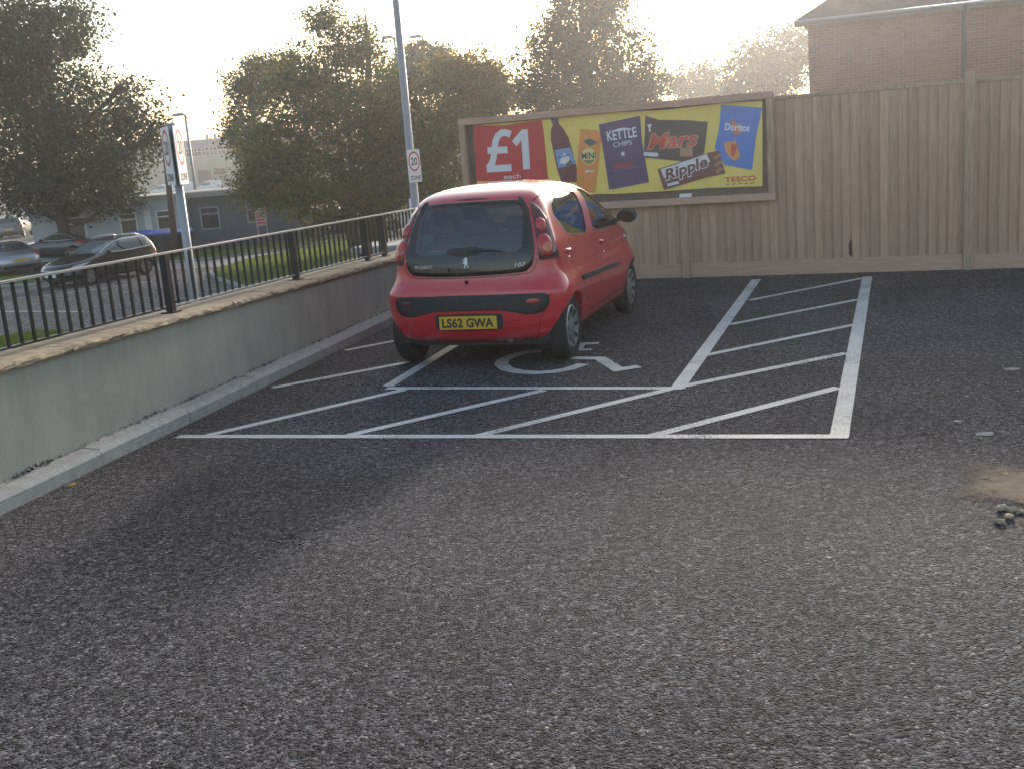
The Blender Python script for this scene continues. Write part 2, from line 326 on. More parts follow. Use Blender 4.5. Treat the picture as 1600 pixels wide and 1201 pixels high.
                    [-19.207, 50.0, 1.721, 3.576, 2.599, 1.132], [-21.351, 50.0, 1.749, 1.788, 1.55, 1.192], [-15.513, 50.0, 4.355, 1.192, 1.132, 1.043],
                    [-15.579, 50.0, 5.782, 0.656, 0.584, 0.477], [-17.194, 50.0, 0.855, 1.49, 1.228, 0.834], [-14.774, 50.0, 3.608, 0.536, 0.679, 0.894],
                    [-21.771, 50.0, 8.088, 1.788, 2.146, 2.682]],
           'middle': [[-5.817, 42.0, 6.694, 0.701, 0.801, 0.951], [-4.635, 42.0, 5.704, 1.252, 1.202, 1.126], [-6.623, 42.0, 4.835, 1.877, 1.627, 1.252],
                      [-5.367, 42.0, 3.358, 3.254, 2.654, 1.752], [-3.496, 42.0, 2.98, 2.128, 2.128, 2.128], [-8.124, 42.0, 2.29, 1.552, 1.532, 1.502],
                      [-2.811, 42.0, 1.403, 1.877, 1.827, 1.752], [-6.116, 42.0, 0.952, 3.755, 2.774, 1.302], [-8.763, 42.0, 1.042, 1.126, 1.036, 0.901],
                      [-1.691, 42.0, 1.787, 0.801, 1.081, 1.502], [-4.236, 42.0, 0.446, 2.754, 2.003, 0.876]],
           'right': [[4.205, 47.0, 6.629, 2.017, 1.826, 1.541], [2.919, 47.0, 5.161, 1.821, 1.653, 1.401], [5.418, 47.0, 4.841, 1.821, 1.709, 1.541],
                     [3.476, 47.0, 3.579, 2.661, 2.023, 1.065], [6.497, 47.0, 3.655, 1.065, 1.042, 1.008], [1.452, 47.0, 3.994, 0.784, 0.829, 0.896],
                     [4.671, 47.0, 7.791, 1.541, 1.373, 1.121], [5.181, 47.0, 3.058, 2.521, 1.849, 0.84]],
           'yellow': [[-0.666, 44.0, 4.374, 1.442, 1.306, 1.101], [-1.552, 44.0, 4.754, 0.656, 0.687, 0.734], [0.14, 44.0, 3.589, 0.787, 0.787, 0.787],
                      [-1.299, 44.0, 2.85, 1.574, 1.416, 1.18]]},
 'verge_far': [[-19.281, 40.121], [-16.889, 39.716], [-17.812, 42.27], [-20.817, 43.433]],
 'verge_shed': [[-14.155, 44.847], [-11.541, 44.846], [-8.52, 47.043], [-4.844, 48.778], [-5.136, 51.969], [-9.098, 50.405], [-12.473, 48.631], [-15.533, 49.388]]}
# ------------------------------------------------------------------ palette
M_ASPH = asphalt('car_park_asphalt', (0.061, 0.058, 0.061), 0.36)
M_ROAD = asphalt('street_asphalt', (0.12, 0.118, 0.118), 0.15, 30.0, 0.004, 0.8)
def paintmat():
    m = mat('road_paint', (0.64, 0.63, 0.58), 0.55, var=0.22, vscale=3.0, bump=0.003, bscale=70)
    n, l = nodes_of(m); b = n['Principled BSDF']; out = [x for x in n if x.type == 'OUTPUT_MATERIAL'][0]
    tc = n.new('ShaderNodeTexCoord'); nz = n.new('ShaderNodeTexNoise'); nz.inputs['Scale'].default_value = 70; nz.inputs['Detail'].default_value = 5; nz.inputs['Roughness'].default_value = 0.75
    l.new(tc.outputs['Object'], nz.inputs['Vector'])
    n2 = n.new('ShaderNodeTexNoise'); n2.inputs['Scale'].default_value = 2.2; n2.inputs['Detail'].default_value = 4; l.new(tc.outputs['Object'], n2.inputs['Vector'])
    ad = n.new('ShaderNodeMath'); ad.operation = 'MULTIPLY_ADD'; ad.inputs[1].default_value = 0.35; l.new(n2.outputs[0], ad.inputs[0]); l.new(nz.outputs[0], ad.inputs[2])
    mr = n.new('ShaderNodeMapRange'); mr.inputs[1].default_value = 0.745; mr.inputs[2].default_value = 0.83; l.new(ad.outputs[0], mr.inputs[0])
    tr = n.new('ShaderNodeBsdfTransparent'); mx = n.new('ShaderNodeMixShader'); l.new(mr.outputs[0], mx.inputs[0]); l.new(b.outputs[0], mx.inputs[1]); l.new(tr.outputs[0], mx.inputs[2]); l.new(mx.outputs[0], out.inputs[0])
    return m
M_PAINT = paintmat()
M_CONC = mat('kerb_concrete', (0.40, 0.39, 0.36), 0.85, var=0.3, vscale=9, bump=0.003, bscale=120, rnd=0.08)
M_RENDER = mat('cement_render', (0.41, 0.395, 0.325), 0.9, var=0.16, vscale=1.6, bump=0.0012, bscale=38, col2=(0.34, 0.335, 0.285))
M_STONE = mat('buff_sandstone', (0.42, 0.31, 0.19), 0.9, var=0.55, vscale=9, bump=0.014, bscale=26, rnd=0.12, col2=(0.20, 0.15, 0.10))
M_RUBBLE = mat('mortar_rubble', (0.26, 0.25, 0.23), 0.95, var=0.5, vscale=40)
M_IRON = mat('black_painted_steel', (0.012, 0.012, 0.013), 0.38)
M_WOOD = mat('fence_timber', (0.56, 0.36, 0.24), 0.8, var=0.38, vscale=5.0, bump=0.004, bscale=30, stretch=(9, 9, 0.55), rnd=0.15, col2=(0.40, 0.245, 0.16))
M_WOODP = mat('post_timber', (0.55, 0.37, 0.25), 0.8, var=0.35, vscale=5.0, bump=0.004, bscale=30, stretch=(8, 8, 0.6), rnd=0.08, col2=(0.27, 0.18, 0.12))
M_WOODF = mat('billboard_frame_timber', (0.58, 0.36, 0.25), 0.75, var=0.25, vscale=5.0, bump=0.002, bscale=30, stretch=(0.7, 9, 9), rnd=0.06)
M_PLY = mat('backing_board', (0.17, 0.115, 0.085), 0.85, var=0.3, vscale=6, stretch=(8, 8, 0.6))  # dark brown has the shadow inside the frame put into it
M_GALV = mat('galvanised_steel', (0.36, 0.38, 0.40), 0.5, 0.35, var=0.15, vscale=8)
M_GREYP = mat('grey_sign_back', (0.30, 0.31, 0.33), 0.5)
M_WHITE = mat('white_paint', (0.75, 0.75, 0.74), 0.5)
M_BLACK = mat('black_print', (0.015, 0.015, 0.016), 0.5)
M_RED = mat('sign_red', (0.55, 0.03, 0.04), 0.5)
M_SAND = mat('spilled_sand', (0.30, 0.215, 0.135), 0.95, var=0.5, vscale=14, bump=0.012, bscale=55, col2=(0.16, 0.12, 0.08))
M_BUFFST = mat('buff_stone', (0.50, 0.38, 0.25), 0.9, var=0.4, vscale=30, bump=0.004, bscale=60)

# ------------------------------------------------------------------ ground
ZO = -1.8
setp(mk('street', [(-700, -200, ZO), (500, -200, ZO), (500, 1200, ZO), (-700, 1200, ZO)], [(0, 1, 2, 3)], M_ROAD), kind='structure')
KROT = math.atan2(-0.289, 1.0)
KD = Vector((0.289, 1, 0)).normalized(); KN = Vector((KD.y, -KD.x, 0)); K0 = Vector((-4.729, 0, 0))
def kw(off, st, z=0.0): p = K0 + KD * st + KN * off; return (p.x, p.y, z)
FROT = math.atan(-0.416); F0 = (0, 14.956, 0)
FS = Vector((math.cos(FROT), math.sin(FROT), 0)); FN = Vector((-FS.y, FS.x, 0))
def fwp(s, y, z=0.0): p = Vector(F0) + FS * s + FN * y; return (p.x, p.y, z)
poly = [kw(-0.10, -14)[:2], kw(14, -14)[:2], fwp(17, 0.02)[:2], fwp(-0.36, 0.02)[:2], kw(-0.10, 15.6)[:2]]
park = setp(B().prism(poly, -1.95, 0.0).build('car_park', M_ASPH), kind='structure')
for pts, w in DATA['lines']:
    v, f = ribbon(pts, w, 0.004 + 0.0006 * random.random()); mk('marking_line', v, f, M_PAINT, park)
# the wheelchair symbol, its strokes laid as one painted figure
b = B()
for i, (pts, w) in enumerate(DATA['chair']): b.add(*ribbon(pts, w, 0.004 + 0.0007 * i))
b.build('wheelchair_symbol', M_PAINT, park)
for i, p in enumerate(DATA['spots']):
    k = [0.07, 0.07, 0.035][i]; pts = [(p[0] + k * math.cos(a) * random.uniform(.6, 1.1), p[1] + .8 * k * math.sin(a) * random.uniform(.6, 1.1), 0.004) for a in np.linspace(0, 6.283, 15)[:-1]]
    mk('paint_spot', pts, [tuple(range(14))], mat('dried_splash', (0.36, 0.355, 0.33), 0.9, var=0.5, vscale=20), park)
# spilled sand and its stones
cx, cy = 2.66, 4.92; N1, N2 = 48, 12; v = [(cx, cy, .016)]; fall = [1.0]
for k in range(1, N2 + 1):
    for i in range(N1):
        a = i / N1 * 6.2832; rr = k / N2 * (1 + .22 * math.sin(3 * a + 1) + .12 * math.sin(7 * a))
        v.append((cx + .62 * rr * math.cos(a), cy + .70 * rr * math.sin(a), .003 + .014 * (1 - k / N2) ** 1.5 + random.uniform(0, .003))); fall.append(1 - k / N2)
f = [(0, 1 + i, 1 + (i + 1) % N1) for i in range(N1)] + [(1 + (k - 1) * N1 + i, 1 + k * N1 + i, 1 + k * N1 + (i + 1) % N1, 1 + (k - 1) * N1 + (i + 1) % N1) for k in range(1, N2) for i in range(N1)]
so = setp(mk('spilled_sand', v, f, M_SAND, smooth=True), 'patch of spilled buff sand and grit lying on the asphalt', 'sand', kind='stuff')
so.data.attributes.new('cover', 'FLOAT', 'POINT').data.foreach_set('value', fall)
n, l = nodes_of(M_SAND); b_ = n['Principled BSDF']; out_ = [x for x in n if x.type == 'OUTPUT_MATERIAL'][0]      # grains thin out towards the rim
at_ = n.new('ShaderNodeAttribute'); at_.attribute_name = 'cover'; tc_ = n.new('ShaderNodeTexCoord'); nz_ = n.new('ShaderNodeTexNoise'); nz_.inputs['Scale'].default_value = 28; nz_.inputs['Detail'].default_value = 8; nz_.inputs['Roughness'].default_value = .8; l.new(tc_.outputs['Object'], nz_.inputs['Vector'])
n5 = n.new('ShaderNodeTexNoise'); n5.inputs['Scale'].default_value = 4; l.new(tc_.outputs['Object'], n5.inputs['Vector'])
s1_ = n.new('ShaderNodeMath'); s1_.operation = 'MULTIPLY_ADD'; s1_.inputs[1].default_value = .8; l.new(n5.outputs[0], s1_.inputs[0]); l.new(at_.outputs['Fac'], s1_.inputs[2])
s2_ = n.new('ShaderNodeMath'); l.new(s1_.outputs[0], s2_.inputs[0]); l.new(nz_.outputs[0], s2_.inputs[1])
m5 = n.new('ShaderNodeMapRange'); m5.inputs[1].default_value = 1.05; m5.inputs[2].default_value = 1.45; l.new(s2_.outputs[0], m5.inputs[0])
tr_ = n.new('ShaderNodeBsdfTransparent'); mx_ = n.new('ShaderNodeMixShader'); l.new(m5.outputs[0], mx_.inputs[0]); l.new(tr_.outputs[0], mx_.inputs[1]); l.new(b_.outputs[0], mx_.inputs[2]); l.new(mx_.outputs[0], out_.inputs[0])
def pebble(name, p, r, m, seed, parent=None):
    rn = random.Random(seed); bm = bmesh.new(); bmesh.ops.create_icosphere(bm, subdivisions=1, radius=r * 1.12)
    for q in bm.verts: q.co = Vector((q.co.x * 1.25, q.co.y * .9, q.co.z * .62)) * rn.uniform(.70, 1.18)
    me = bpy.data.meshes.new(name); bm.to_mesh(me); bm.free(); me.materials.append(m)
    o = obj(name, me, parent, (p[0], p[1], r * .5), rn.uniform(0, 3)); return o
for i, p in enumerate(DATA['stones']):
    o = pebble('stone', p, [.026, .024, .024, .022, .014, .012, .010, .02][i], M_BUFFST, i)
    lab = 'larger buff broken stone in the cluster at the edge of the spilled sand' if i in (0, 1, 2, 3, 7) else 'tiny loose pebble lying apart on the spilled sand'
    setp(o, lab, 'stone', 'broken stones in the cluster by the sand' if i in (0, 1, 2, 3, 7) else 'loose pebbles on the sand')
# fine grit scattered over the car park (nobody could count it)
rn = random.Random(3); b = B()
for i in range(420):
    y = rn.uniform(2.6, 9.5); x = rn.uniform(-.42, .5) * y; r = rn.uniform(.002, .0055) * (1 if rn.random() < .93 else 1.7)
    if (Vector((x, y, 0)) - K0).dot(KN) < .05: continue
    a = rn.uniform(0, 6); b.add([(x + r * math.cos(a + q), y + r * math.sin(a + q), 0.0005) for q in (0, 2.1, 4.2)] + [(x, y, r * 1.1)], [(0, 1, 3), (1, 2, 3), (2, 0, 3)])
setp(b.build('grit', mat('pale_grit', (0.30, 0.29, 0.27), 0.9), park), kind='stuff')
# fallen leaf by the kerb
lp = DATA['leaf'][0]
def leaf_pts(p, L, a, z): return [(p[0] + math.cos(a) * u - math.sin(a) * w, p[1] + math.sin(a) * u + math.cos(a) * w, z + zz) for u, w, zz in ((-L, 0, .004), (-L * .3, L * .45, .016), (L * .4, L * .35, .012), (L, 0, .022), (L * .4, -L * .35, .006), (-L * .3, -L * .45, .004))]
setp(mk('fallen_leaf', leaf_pts((lp[0] + .05, lp[1] - .03), .038, .5, .003), [(0, 1, 5), (1, 2, 4, 5), (2, 3, 4)], mat('dry_leaf', (0.55, 0.30, 0.09), 0.7)), 'dry orange leaf lying against the foot of the kerb', 'leaf')

# ------------------------------------------------------------------ kerb, wall, railing (local x = across, y = along)
kerb = setp(obj('kerb', None, None, K0, KROT), kind='structure')
st = 7.25 - 1.06 * 9
while st < 15.0:
    L = 1.06 - .006; h = 0.112 + .006 * math.sin(st * 3)
    prof = [(0.004, -.15), (0.0, h - .032), (-.028, h - .002), (-.165, h + .006), (-.165, -.15)]; nn = len(prof)
    y0, y1 = 0, min(L, 15.05 - st)
    v = [(x, y0, z) for x, z in prof] + [(x, y1, z) for x, z in prof]
    mk('kerb_stone', v, [tuple(range(nn)), tuple(reversed(range(nn, 2 * nn)))] + [(i, nn + i, nn + (i + 1) % nn, (i + 1) % nn) for i in range(nn)], M_CONC, kerb, loc=(random.uniform(-.003, .003), st, 0))
    st += 1.06
n, l = nodes_of(M_RENDER); b_ = n['Principled BSDF']; src = b_.inputs['Base Color'].links[0].from_socket
tc_ = n.new('ShaderNodeTexCoord'); mp_ = n.new('ShaderNodeMapping'); mp_.inputs['Scale'].default_value = (1, 3.2, .55); l.new(tc_.outputs['Object'], mp_.inputs[0])
nz_ = n.new('ShaderNodeTexNoise'); nz_.inputs['Scale'].default_value = 1.4; nz_.inputs['Detail'].default_value = 7; nz_.inputs['Roughness'].default_value = .7; l.new(mp_.outputs[0], nz_.inputs['Vector'])
mr_ = n.new('ShaderNodeMapRange'); mr_.inputs[1].default_value = .35; mr_.inputs[2].default_value = .75; mr_.inputs[3].default_value = .86; mr_.inputs[4].default_value = 1.10; l.new(nz_.outputs[0], mr_.inputs[0])
vm_ = n.new('ShaderNodeVectorMath'); vm_.operation = 'SCALE'; l.new(src, vm_.inputs[0]); l.new(mr_.outputs[0], vm_.inputs['Scale']); l.new(vm_.outputs[0], b_.inputs['Base Color'])
wall = thing('rendered_wall', 'low cement rendered wall capped with rough buff stone beside the kerb', 'wall', K0, KROT)
zc = lambda s: 0.755 - 0.0207 * (s - 6.6)                    # underside of the coping
sts = np.linspace(-2.3, 15.2, 36); v = []; f = []
for i, s in enumerate(sts):
    for x, z in ((-.17, -1.9), (-.172, 0.1), (-.17, zc(s)), (-.50, zc(s)), (-.50, -1.9)): v.append((x, s, z))
    if i: a = 5 * (i - 1); f += [(a + k, a + 5 + k, a + 5 + (k + 1) % 5, a + (k + 1) % 5) for k in range(5)]
f += [(0, 1, 2, 3, 4), tuple(reversed(range(5 * 35, 5 * 36)))]
mk('render', v, f, M_RENDER, wall)
cuts = [-2.3, -1.4, -.5, .5, 1.5, 2.3, 3.2, 4.1, 5.2, 6.2, 7.30, 8.25, 9.40, 10.16, 11.05, 12.0, 12.75, 13.7, 14.5, 15.2]
for a_, b_ in zip(cuts, cuts[1:]):
    rn = random.Random(int(a_ * 100)); N = 14; v = []; f = []; dz = rn.uniform(-.004, .004)
    for i in range(N + 1):
        s = a_ + .004 + (b_ - a_ - .008) * i / N; z0 = zc(s) + .002; j = lambda k: rn.uniform(-k, k)
        th = .046 + dz
        for x, z in ((-.140 + j(.006), z0), (-.128 + j(.010), z0 + .014 + j(.004)), (-.130 + j(.010), z0 + .030 + j(.004)), (-.146 + j(.008), z0 + th + j(.003)), (-.22, z0 + th + j(.003)), (-.40, z0 + th + j(.003)), (-.56 + j(.008), z0 + th), (-.56, z0)): v.append((x, s, z))
        if i: k0 = 8 * (i - 1); f += [(k0 + k, k0 + 8 + k, k0 + 8 + (k + 1) % 8, k0 + (k + 1) % 8) for k in range(8)]
    f += [tuple(range(8)), tuple(reversed(range(8 * N, 8 * N + 8)))]
    mk('coping_stone', v, f, M_STONE, wall)
rn = random.Random(11); b = B()
for i in range(900):
    s = rn.uniform(2, 14.6); r = rn.uniform(.005, .019) * (0.5 + .9 * abs(math.sin(s * 2.1) * math.sin(s * 5.3))); x = -.166 + rn.uniform(-.004, .035); z = .112 + rn.uniform(0, .012)
    pts = [Vector((rn.uniform(-1, 1), rn.uniform(-1, 1), rn.uniform(-.3, 1))) * r + Vector((x, s, z)) for _ in range(6)]
    b.add(pts, [(0, 1, 2), (0, 2, 3), (0, 3, 4), (0, 4, 1), (5, 2, 1), (5, 3, 2), (5, 4, 3), (5, 1, 4)])
setp(b.build('loose_mortar', M_RUBBLE, wall), kind='stuff')

rail = thing('metal_railing', 'low black steel railing with thin upright bars standing on the stone coping', 'railing', K0, KROT)
XR = -.38; zt = lambda s: 1.253 - .0150 * (s - 6.7); zb = lambda s: .845 - .0190 * (s - 6.7); ztop = lambda s: zc(s) + .05
posts = [-2.1, .10, 2.28, 4.47, 6.66, 8.86, 11.06, 12.88, 13.40, 15.05]
for s in posts:
    p = B().box(-.028, .028, -.028, .028, ztop(s) - .01, zt(s) - .006).build('post', M_IRON, rail, loc=(XR, s, 0))
    B().box(-.055, .055, -.06, .06, ztop(s) - .012, ztop(s) + .008).build('base_plate', M_IRON, p)
for a_, b_ in zip(posts, posts[1:]):
    high = .10 if a_ > 13.3 else 0.0
    B().bar((XR, a_ + .028, zb(a_) + high), (XR, b_ - .028, zb(b_) + high), .036, .012).build('bottom_rail', M_GALV if a_ > 8 else M_IRON, rail)
    k = max(2, round((b_ - a_) / .122))
    for i in range(1, k):
        s = a_ + (b_ - a_) * i / k
        B().box(-.009, .009, -.009, .009, zb(s) + high, zt(s) - .004).build('baluster', M_IRON, rail, loc=(XR, s, 0))
B().bar((XR, posts[0] - .05, zt(posts[0] - .05)), (XR, 15.1, zt(15.1)), .05, .014).build('top_rail', mat('sunlit_rail_top', (0.42, 0.42, 0.41), 0.35, 0.6), rail)  # pale colour paints the light falling on top of the black rail

pier = thing('brick_pier', 'short brick pier with a pale concrete cap behind the railing end', 'pier', kw(-.95, 14.9, 0), KROT)
B().box(-.28, .28, -.35, .35, -1.8, .60).build('brickwork', mat('red_brick', (0.20, 0.085, 0.06), 0.9, var=0.5, vscale=14, bump=.006, bscale=20), pier)
B().box(-.34, .34, -.42, .42, .601, .69).build('cap', M_CONC, pier, bevel=.012)

# ------------------------------------------------------------------ fence
fence = thing('timber_fence', 'tall closeboard timber fence of upright boards across the end of the bay', 'fence', F0, FROT)
pitch = .1072; s = -.35; proto = []
for k in range(4):
    w = .124; t0, t1 = .032 + .003 * k, .008
    v = [(x, y, z) for z in (.178, 2.112) for x, y in ((0, -.006 - t0), (w, -.006 - t1), (w, -.006), (0, -.006))]
    proto.append(B().add(v, [(0, 3, 2, 1), (4, 5, 6, 7), (0, 1, 5, 4), (1, 2, 6, 5), (2, 3, 7, 6), (3, 0, 4, 7)]))
PM = []
for k, pb in enumerate(proto):
    me = bpy.data.meshes.new('board'); me.from_pydata(pb.v, [], pb.f); me.materials.append(M_WOOD); me.update(); PM.append(me)
rn = random.Random(5)
while s < 11.3:
    o = obj('board', PM[rn.randrange(4)], fence, (s, rn.uniform(-.003, .001), rn.uniform(-.006, .0)), None); o.rotation_euler = (rn.uniform(-.0012, .0012), rn.uniform(-.0015, .0015), rn.uniform(-.02, .012))
    s += pitch
fp = [2.55, 5.87, 9.19]
edges = [-.37] + fp + [11.4]
for i, s in enumerate(fp):
    top = 2.235 if i else .925
    B().box(s - .05, s + .05, -.085, .045, -.05, top).build('post', M_WOODP, fence, bevel=.004)
for a_, b_ in zip(edges, edges[1:]):
    x0, x1 = a_ + (.052 if a_ in fp else 0), b_ - (.052 if b_ in fp else 0)
    B().box(x0, x1, -.040, .012, .002, .180).build('gravel_board', M_WOODF, fence)
    B().box(x0, x1, -.048, .030, 2.108, 2.150).build('capping_rail', M_WOODP, fence, bevel=.004)
    for z in (.35, 1.12, 1.95): B().box(x0, x1, .003, .06, z, z + .075).build('arris_rail', M_WOODP, fence)
mk('dark_knot', [(4.545, -.0345, .21), (4.60, -.034, .205), (4.605, -.034, .33), (4.585, -.034, .37), (4.56, -.0345, .41), (4.54, -.0345, .33)], [(0, 1, 2, 3, 4, 5)], mat('dark_knot', (.05, .04, .035), .9), fence)

# ------------------------------------------------------------------ billboard on the fence
BB = DATA['bb']
bb = thing('billboard', 'wide timber framed billboard with a yellow printed banner fixed to the fence', 'billboard', F0, FROT)
s0, s1, z0, z1 = -.42, 3.705, .930, 2.212; fw_ = .085; Y0, Y1 = -.145, -.034
B().box(s0, s1, Y0, Y1, z1 - fw_, z1).build('top_frame', M_WOODF, bb, bevel=.004)
B().box(s0, s1, Y0, Y1, z0, z0 + fw_).build('bottom_frame', M_WOODF, bb, bevel=.004)
for x0 in (s0, s1 - fw_): B().box(x0, x0 + fw_, Y0 + .003, Y1, z0 + fw_ + .001, z1 - fw_ - .001).build('side_frame', M_WOODP, bb, bevel=.004)
B().box(s0 + fw_ + .001, s1 - fw_ - .001, -.055, -.036, z0 + fw_ + .001, z1 - fw_ - .001).build('backing_board', M_PLY, bb)
layer = [0]
def flat(name, pts, m, parent, lay, smooth_n=0):
    """printed shape on the banner, given as (s, z) outline"""
    y = -.078 - .0009 * lay
    bm = bmesh.new(); vs_ = [bm.verts.new((p[0], y, p[1])) for p in pts]; fc = bm.faces.new(vs_); bm.normal_update()
    if fc.normal.y > 0: fc.normal_flip()
    bmesh.ops.triangulate(bm, faces=[fc]); me = bpy.data.meshes.new(name); bm.to_mesh(me); bm.free(); me.materials.append(m); return obj(name, me, parent)
def ink(name, c, var=.12): return mat(name, c, .42, var=var, vscale=3.5, bump=.006, bscale=5)
I_Y, I_R, I_W, I_K = ink('banner_yellow', (.90, .67, .15)), ink('banner_red', (.60, .035, .035)), ink('print_white', (.75, .76, .78)), ink('print_black', (.03, .025, .03))
def circle(c, rx, rz, n=24): return [(c[0] + rx * math.cos(a), c[1] + rz * math.sin(a)) for a in np.linspace(0, 6.2832, n + 1)[:-1]]
bn = flat('banner', BB['banner'][:-1] + [[-.25, 1.108]], I_Y, bb, 0)
def put(name, body, c, w, h, m, parent, lay, ang=0, shear=0, bold=0.0):
    y = -.078 - .0009 * lay; ca, sa = math.cos(ang), math.sin(ang)
    return lettering(name, body, lambda a, q: (c[0] + a * ca - q * sa, y, c[1] + a * sa + q * ca), w, h, m, parent, shear, bold)
def mid(k): a = BB[k]; return ((a[0][0] + a[1][0]) / 2, (a[0][1] + a[1][1]) / 2), abs(a[1][0] - a[0][0]), abs(a[1][1] - a[0][1])
flat('red_panel', BB['red'], I_R, bn, 1)
pb = B()
for i, L in enumerate(BB['pound']):
    v, f = ribbon(L, .088, 0); y = -.078 - .0009 * (2 + .2 * i); pb.add([(p[0], y, p[1]) for p in v], [tuple(reversed(q)) for q in f])
pb.build('price_text', I_W, bn)
flat('price_text', BB['one'], I_W, bn, 2)
c, w, h = mid('each'); put('price_text', 'each', c, w, h * 1.1, I_W, bn, 2, bold=.01)
flat('printed_bottle', BB['bottle'], ink('bottle_cola', (.17, .03, .045)), bn, 2)
flat('printed_cap', BB['cap'], ink('cap_blue', (.10, .09, .20)), bn, 3)
lb = BB['bottle_label']; flat('printed_label', lb, ink('label_blue', (.20, .36, .62)), bn, 3)
lc = (sum(p[0] for p in lb) / 4, sum(p[1] for p in lb) / 4)
flat('printed_snowcap', [(lc[0] - .08, lc[1] - .07), (lc[0] - .05, lc[1] + .0), (lc[0], lc[1] + .06), (lc[0] + .06, lc[1] + .0), (lc[0] + .075, lc[1] - .06), (lc[0] + .02, lc[1] - .09)], I_W, bn, 4)
flat('printed_hill', [(lc[0] + .0, lc[1] - .09), (lc[0] + .075, lc[1] - .03), (lc[0] + .115, lc[1] - .10), (lc[0] + .02, lc[1] - .125)], ink('hill_brown', (.16, .12, .10)), bn, 5)
for k in range(6): flat('label_stroke', [(lc[0] - .085 + .028 * k, lc[1] - .012 + .005 * k), (lc[0] - .068 + .028 * k, lc[1] - .010 + .005 * k), (lc[0] - .066 + .028 * k, lc[1] + .016 + .005 * k), (lc[0] - .083 + .028 * k, lc[1] + .014 + .005 * k)], ink('label_navy', (.05, .10, .30)), bn, 6)
mo = ink('pack_orange', (.85, .30, .06)); flat('printed_pack', BB['mini'], mo, bn, 4)
flat('printed_diamond', BB['mini_dia'], ink('diamond_green', (.06, .13, .12)), bn, 5)
cc = BB['mini_circ'][0]; flat('printed_disc', circle(cc, .105, .105), ink('disc_cream', (.85, .72, .35)), bn, 5)
flat('printed_shadow', [(cc[0] + .085 * math.cos(a), cc[1] - .01 + .085 * math.sin(a)) for a in np.linspace(3.5, 5.9, 12)], ink('disc_olive', (.30, .24, .08)), bn, 6)
c, w, h = mid('mini_txt'); put('pack_text', 'MINI', (cc[0], cc[1] + .012), .19, .085, I_K, bn, 7, bold=.02)
flat('printed_scroll', [(cc[0] - .07, cc[1] - .20), (cc[0] - .05, cc[1] - .165), (cc[0] + .02, cc[1] - .175), (cc[0] + .07, cc[1] - .185), (cc[0] + .06, cc[1] - .205), (cc[0], cc[1] - .195)], ink('print_cream', (.85, .70, .55)), bn, 6)
mk_ = ink('pack_purple', (.085, .05, .15)); flat('printed_pack', BB['kettle'], mk_, bn, 5)
kt = BB['kettle_txt']; an = math.atan2(.055, .45)
put('pack_text', 'KETTLE', ((kt[0][0] + kt[1][0]) / 2, (kt[0][1] + kt[1][1]) / 2 + .035), .39, .125, I_W, bn, 6, ang=.07, bold=.02)
ch = BB['chips_txt']; put('pack_text', 'CHIPS', ((ch[0][0] + ch[1][0]) / 2, (ch[0][1] + ch[1][1]) / 2 + .01), .245, .062, I_W, bn, 6, ang=.07)
v, f = [], []
kc = ((kt[0][0] + kt[1][0]) / 2 + .02, kt[0][1] + .13)
arc = [(kc[0] + .13 * math.cos(a), kc[1] + .05 * math.sin(a) + .0) for a in np.linspace(.2, 2.9, 14)]; arc2 = [(kc[0] + .12 * math.cos(a), kc[1] + .033 * math.sin(a)) for a in np.linspace(2.9, .2, 14)]
flat('printed_arc', arc + arc2, I_W, bn, 6)
sc = BB['star'][0]; flat('printed_star', [(sc[0] + (.042 if i % 2 == 0 else .014) * math.cos(a), sc[1] + (.048 if i % 2 == 0 else .014) * math.sin(a)) for i, a in enumerate(np.linspace(0, 6.2832, 17)[:-1])], I_W, bn, 6)
kr = BB['ketred']; flat('printed_band', [(kr[0][0] - .03, kr[0][1]), (kr[1][0] - .02, kr[0][1] + .012), (kr[1][0] - .02, kr[1][1]), (kr[0][0] - .03, kr[1][1] - .012)], ink('print_dull_red', (.30, .04, .08)), bn, 6)
flat('printed_rule', [(sc[0] - .14, sc[1] - .215), (sc[0] + .2, sc[1] - .175), (sc[0] + .2, sc[1] - .171), (sc[0] - .14, sc[1] - .211)], ink('print_lilac', (.35, .30, .45)), bn, 6)
flat('printed_pack', BB['mars'], ink('pack_brown', (.075, .045, .05)), bn, 6)
m_ = BB['mars_txt']; mc = ((m_[0][0] + m_[1][0]) / 2, (m_[0][1] + m_[1][1]) / 2 - .0)
put('pack_text', 'Mars', mc, .66, .205, ink('print_gold', (.70, .45, .25)), bn, 7, ang=.0, shear=.3, bold=.045)
put('pack_text', 'Mars', mc, .63, .185, ink('mars_red', (.72, .06, .03)), bn, 8, ang=.0, shear=.3, bold=.015)
flat('printed_label', BB['mars_lab'], I_W, bn, 7); flat('printed_bar', BB['mars_bar'], ink('bar_caramel', (.50, .26, .14)), bn, 7)
q = BB['mars_cup'][0]; flat('printed_trophy', [(q[0] - .012, q[1] - .05), (q[0] + .012, q[1] - .05), (q[0] + .01, q[1]), (q[0] + .03, q[1] + .045), (q[0] - .035, q[1] + .04), (q[0] - .01, q[1])], I_W, bn, 7)
flat('printed_bar_wrapper', BB['ripple'], ink('wrapper_maroon', (.20, .055, .05)), bn, 9)
flat('printed_flash', BB['ripple_white'], I_W, bn, 10)
rt = BB['ripple_txt']; put('pack_text', 'Ripple', ((rt[0][0] + rt[1][0]) / 2, (rt[0][1] + rt[1][1]) / 2 + .008), .58, .20, I_W, bn, 10.6, ang=.26, shear=.2, bold=.07)
rt = BB['ripple_txt']; put('pack_text', 'Ripple', ((rt[0][0] + rt[1][0]) / 2, (rt[0][1] + rt[1][1]) / 2 + .008), .56, .175, ink('ripple_brown', (.17, .045, .035)), bn, 11, ang=.26, shear=.2, bold=.03)
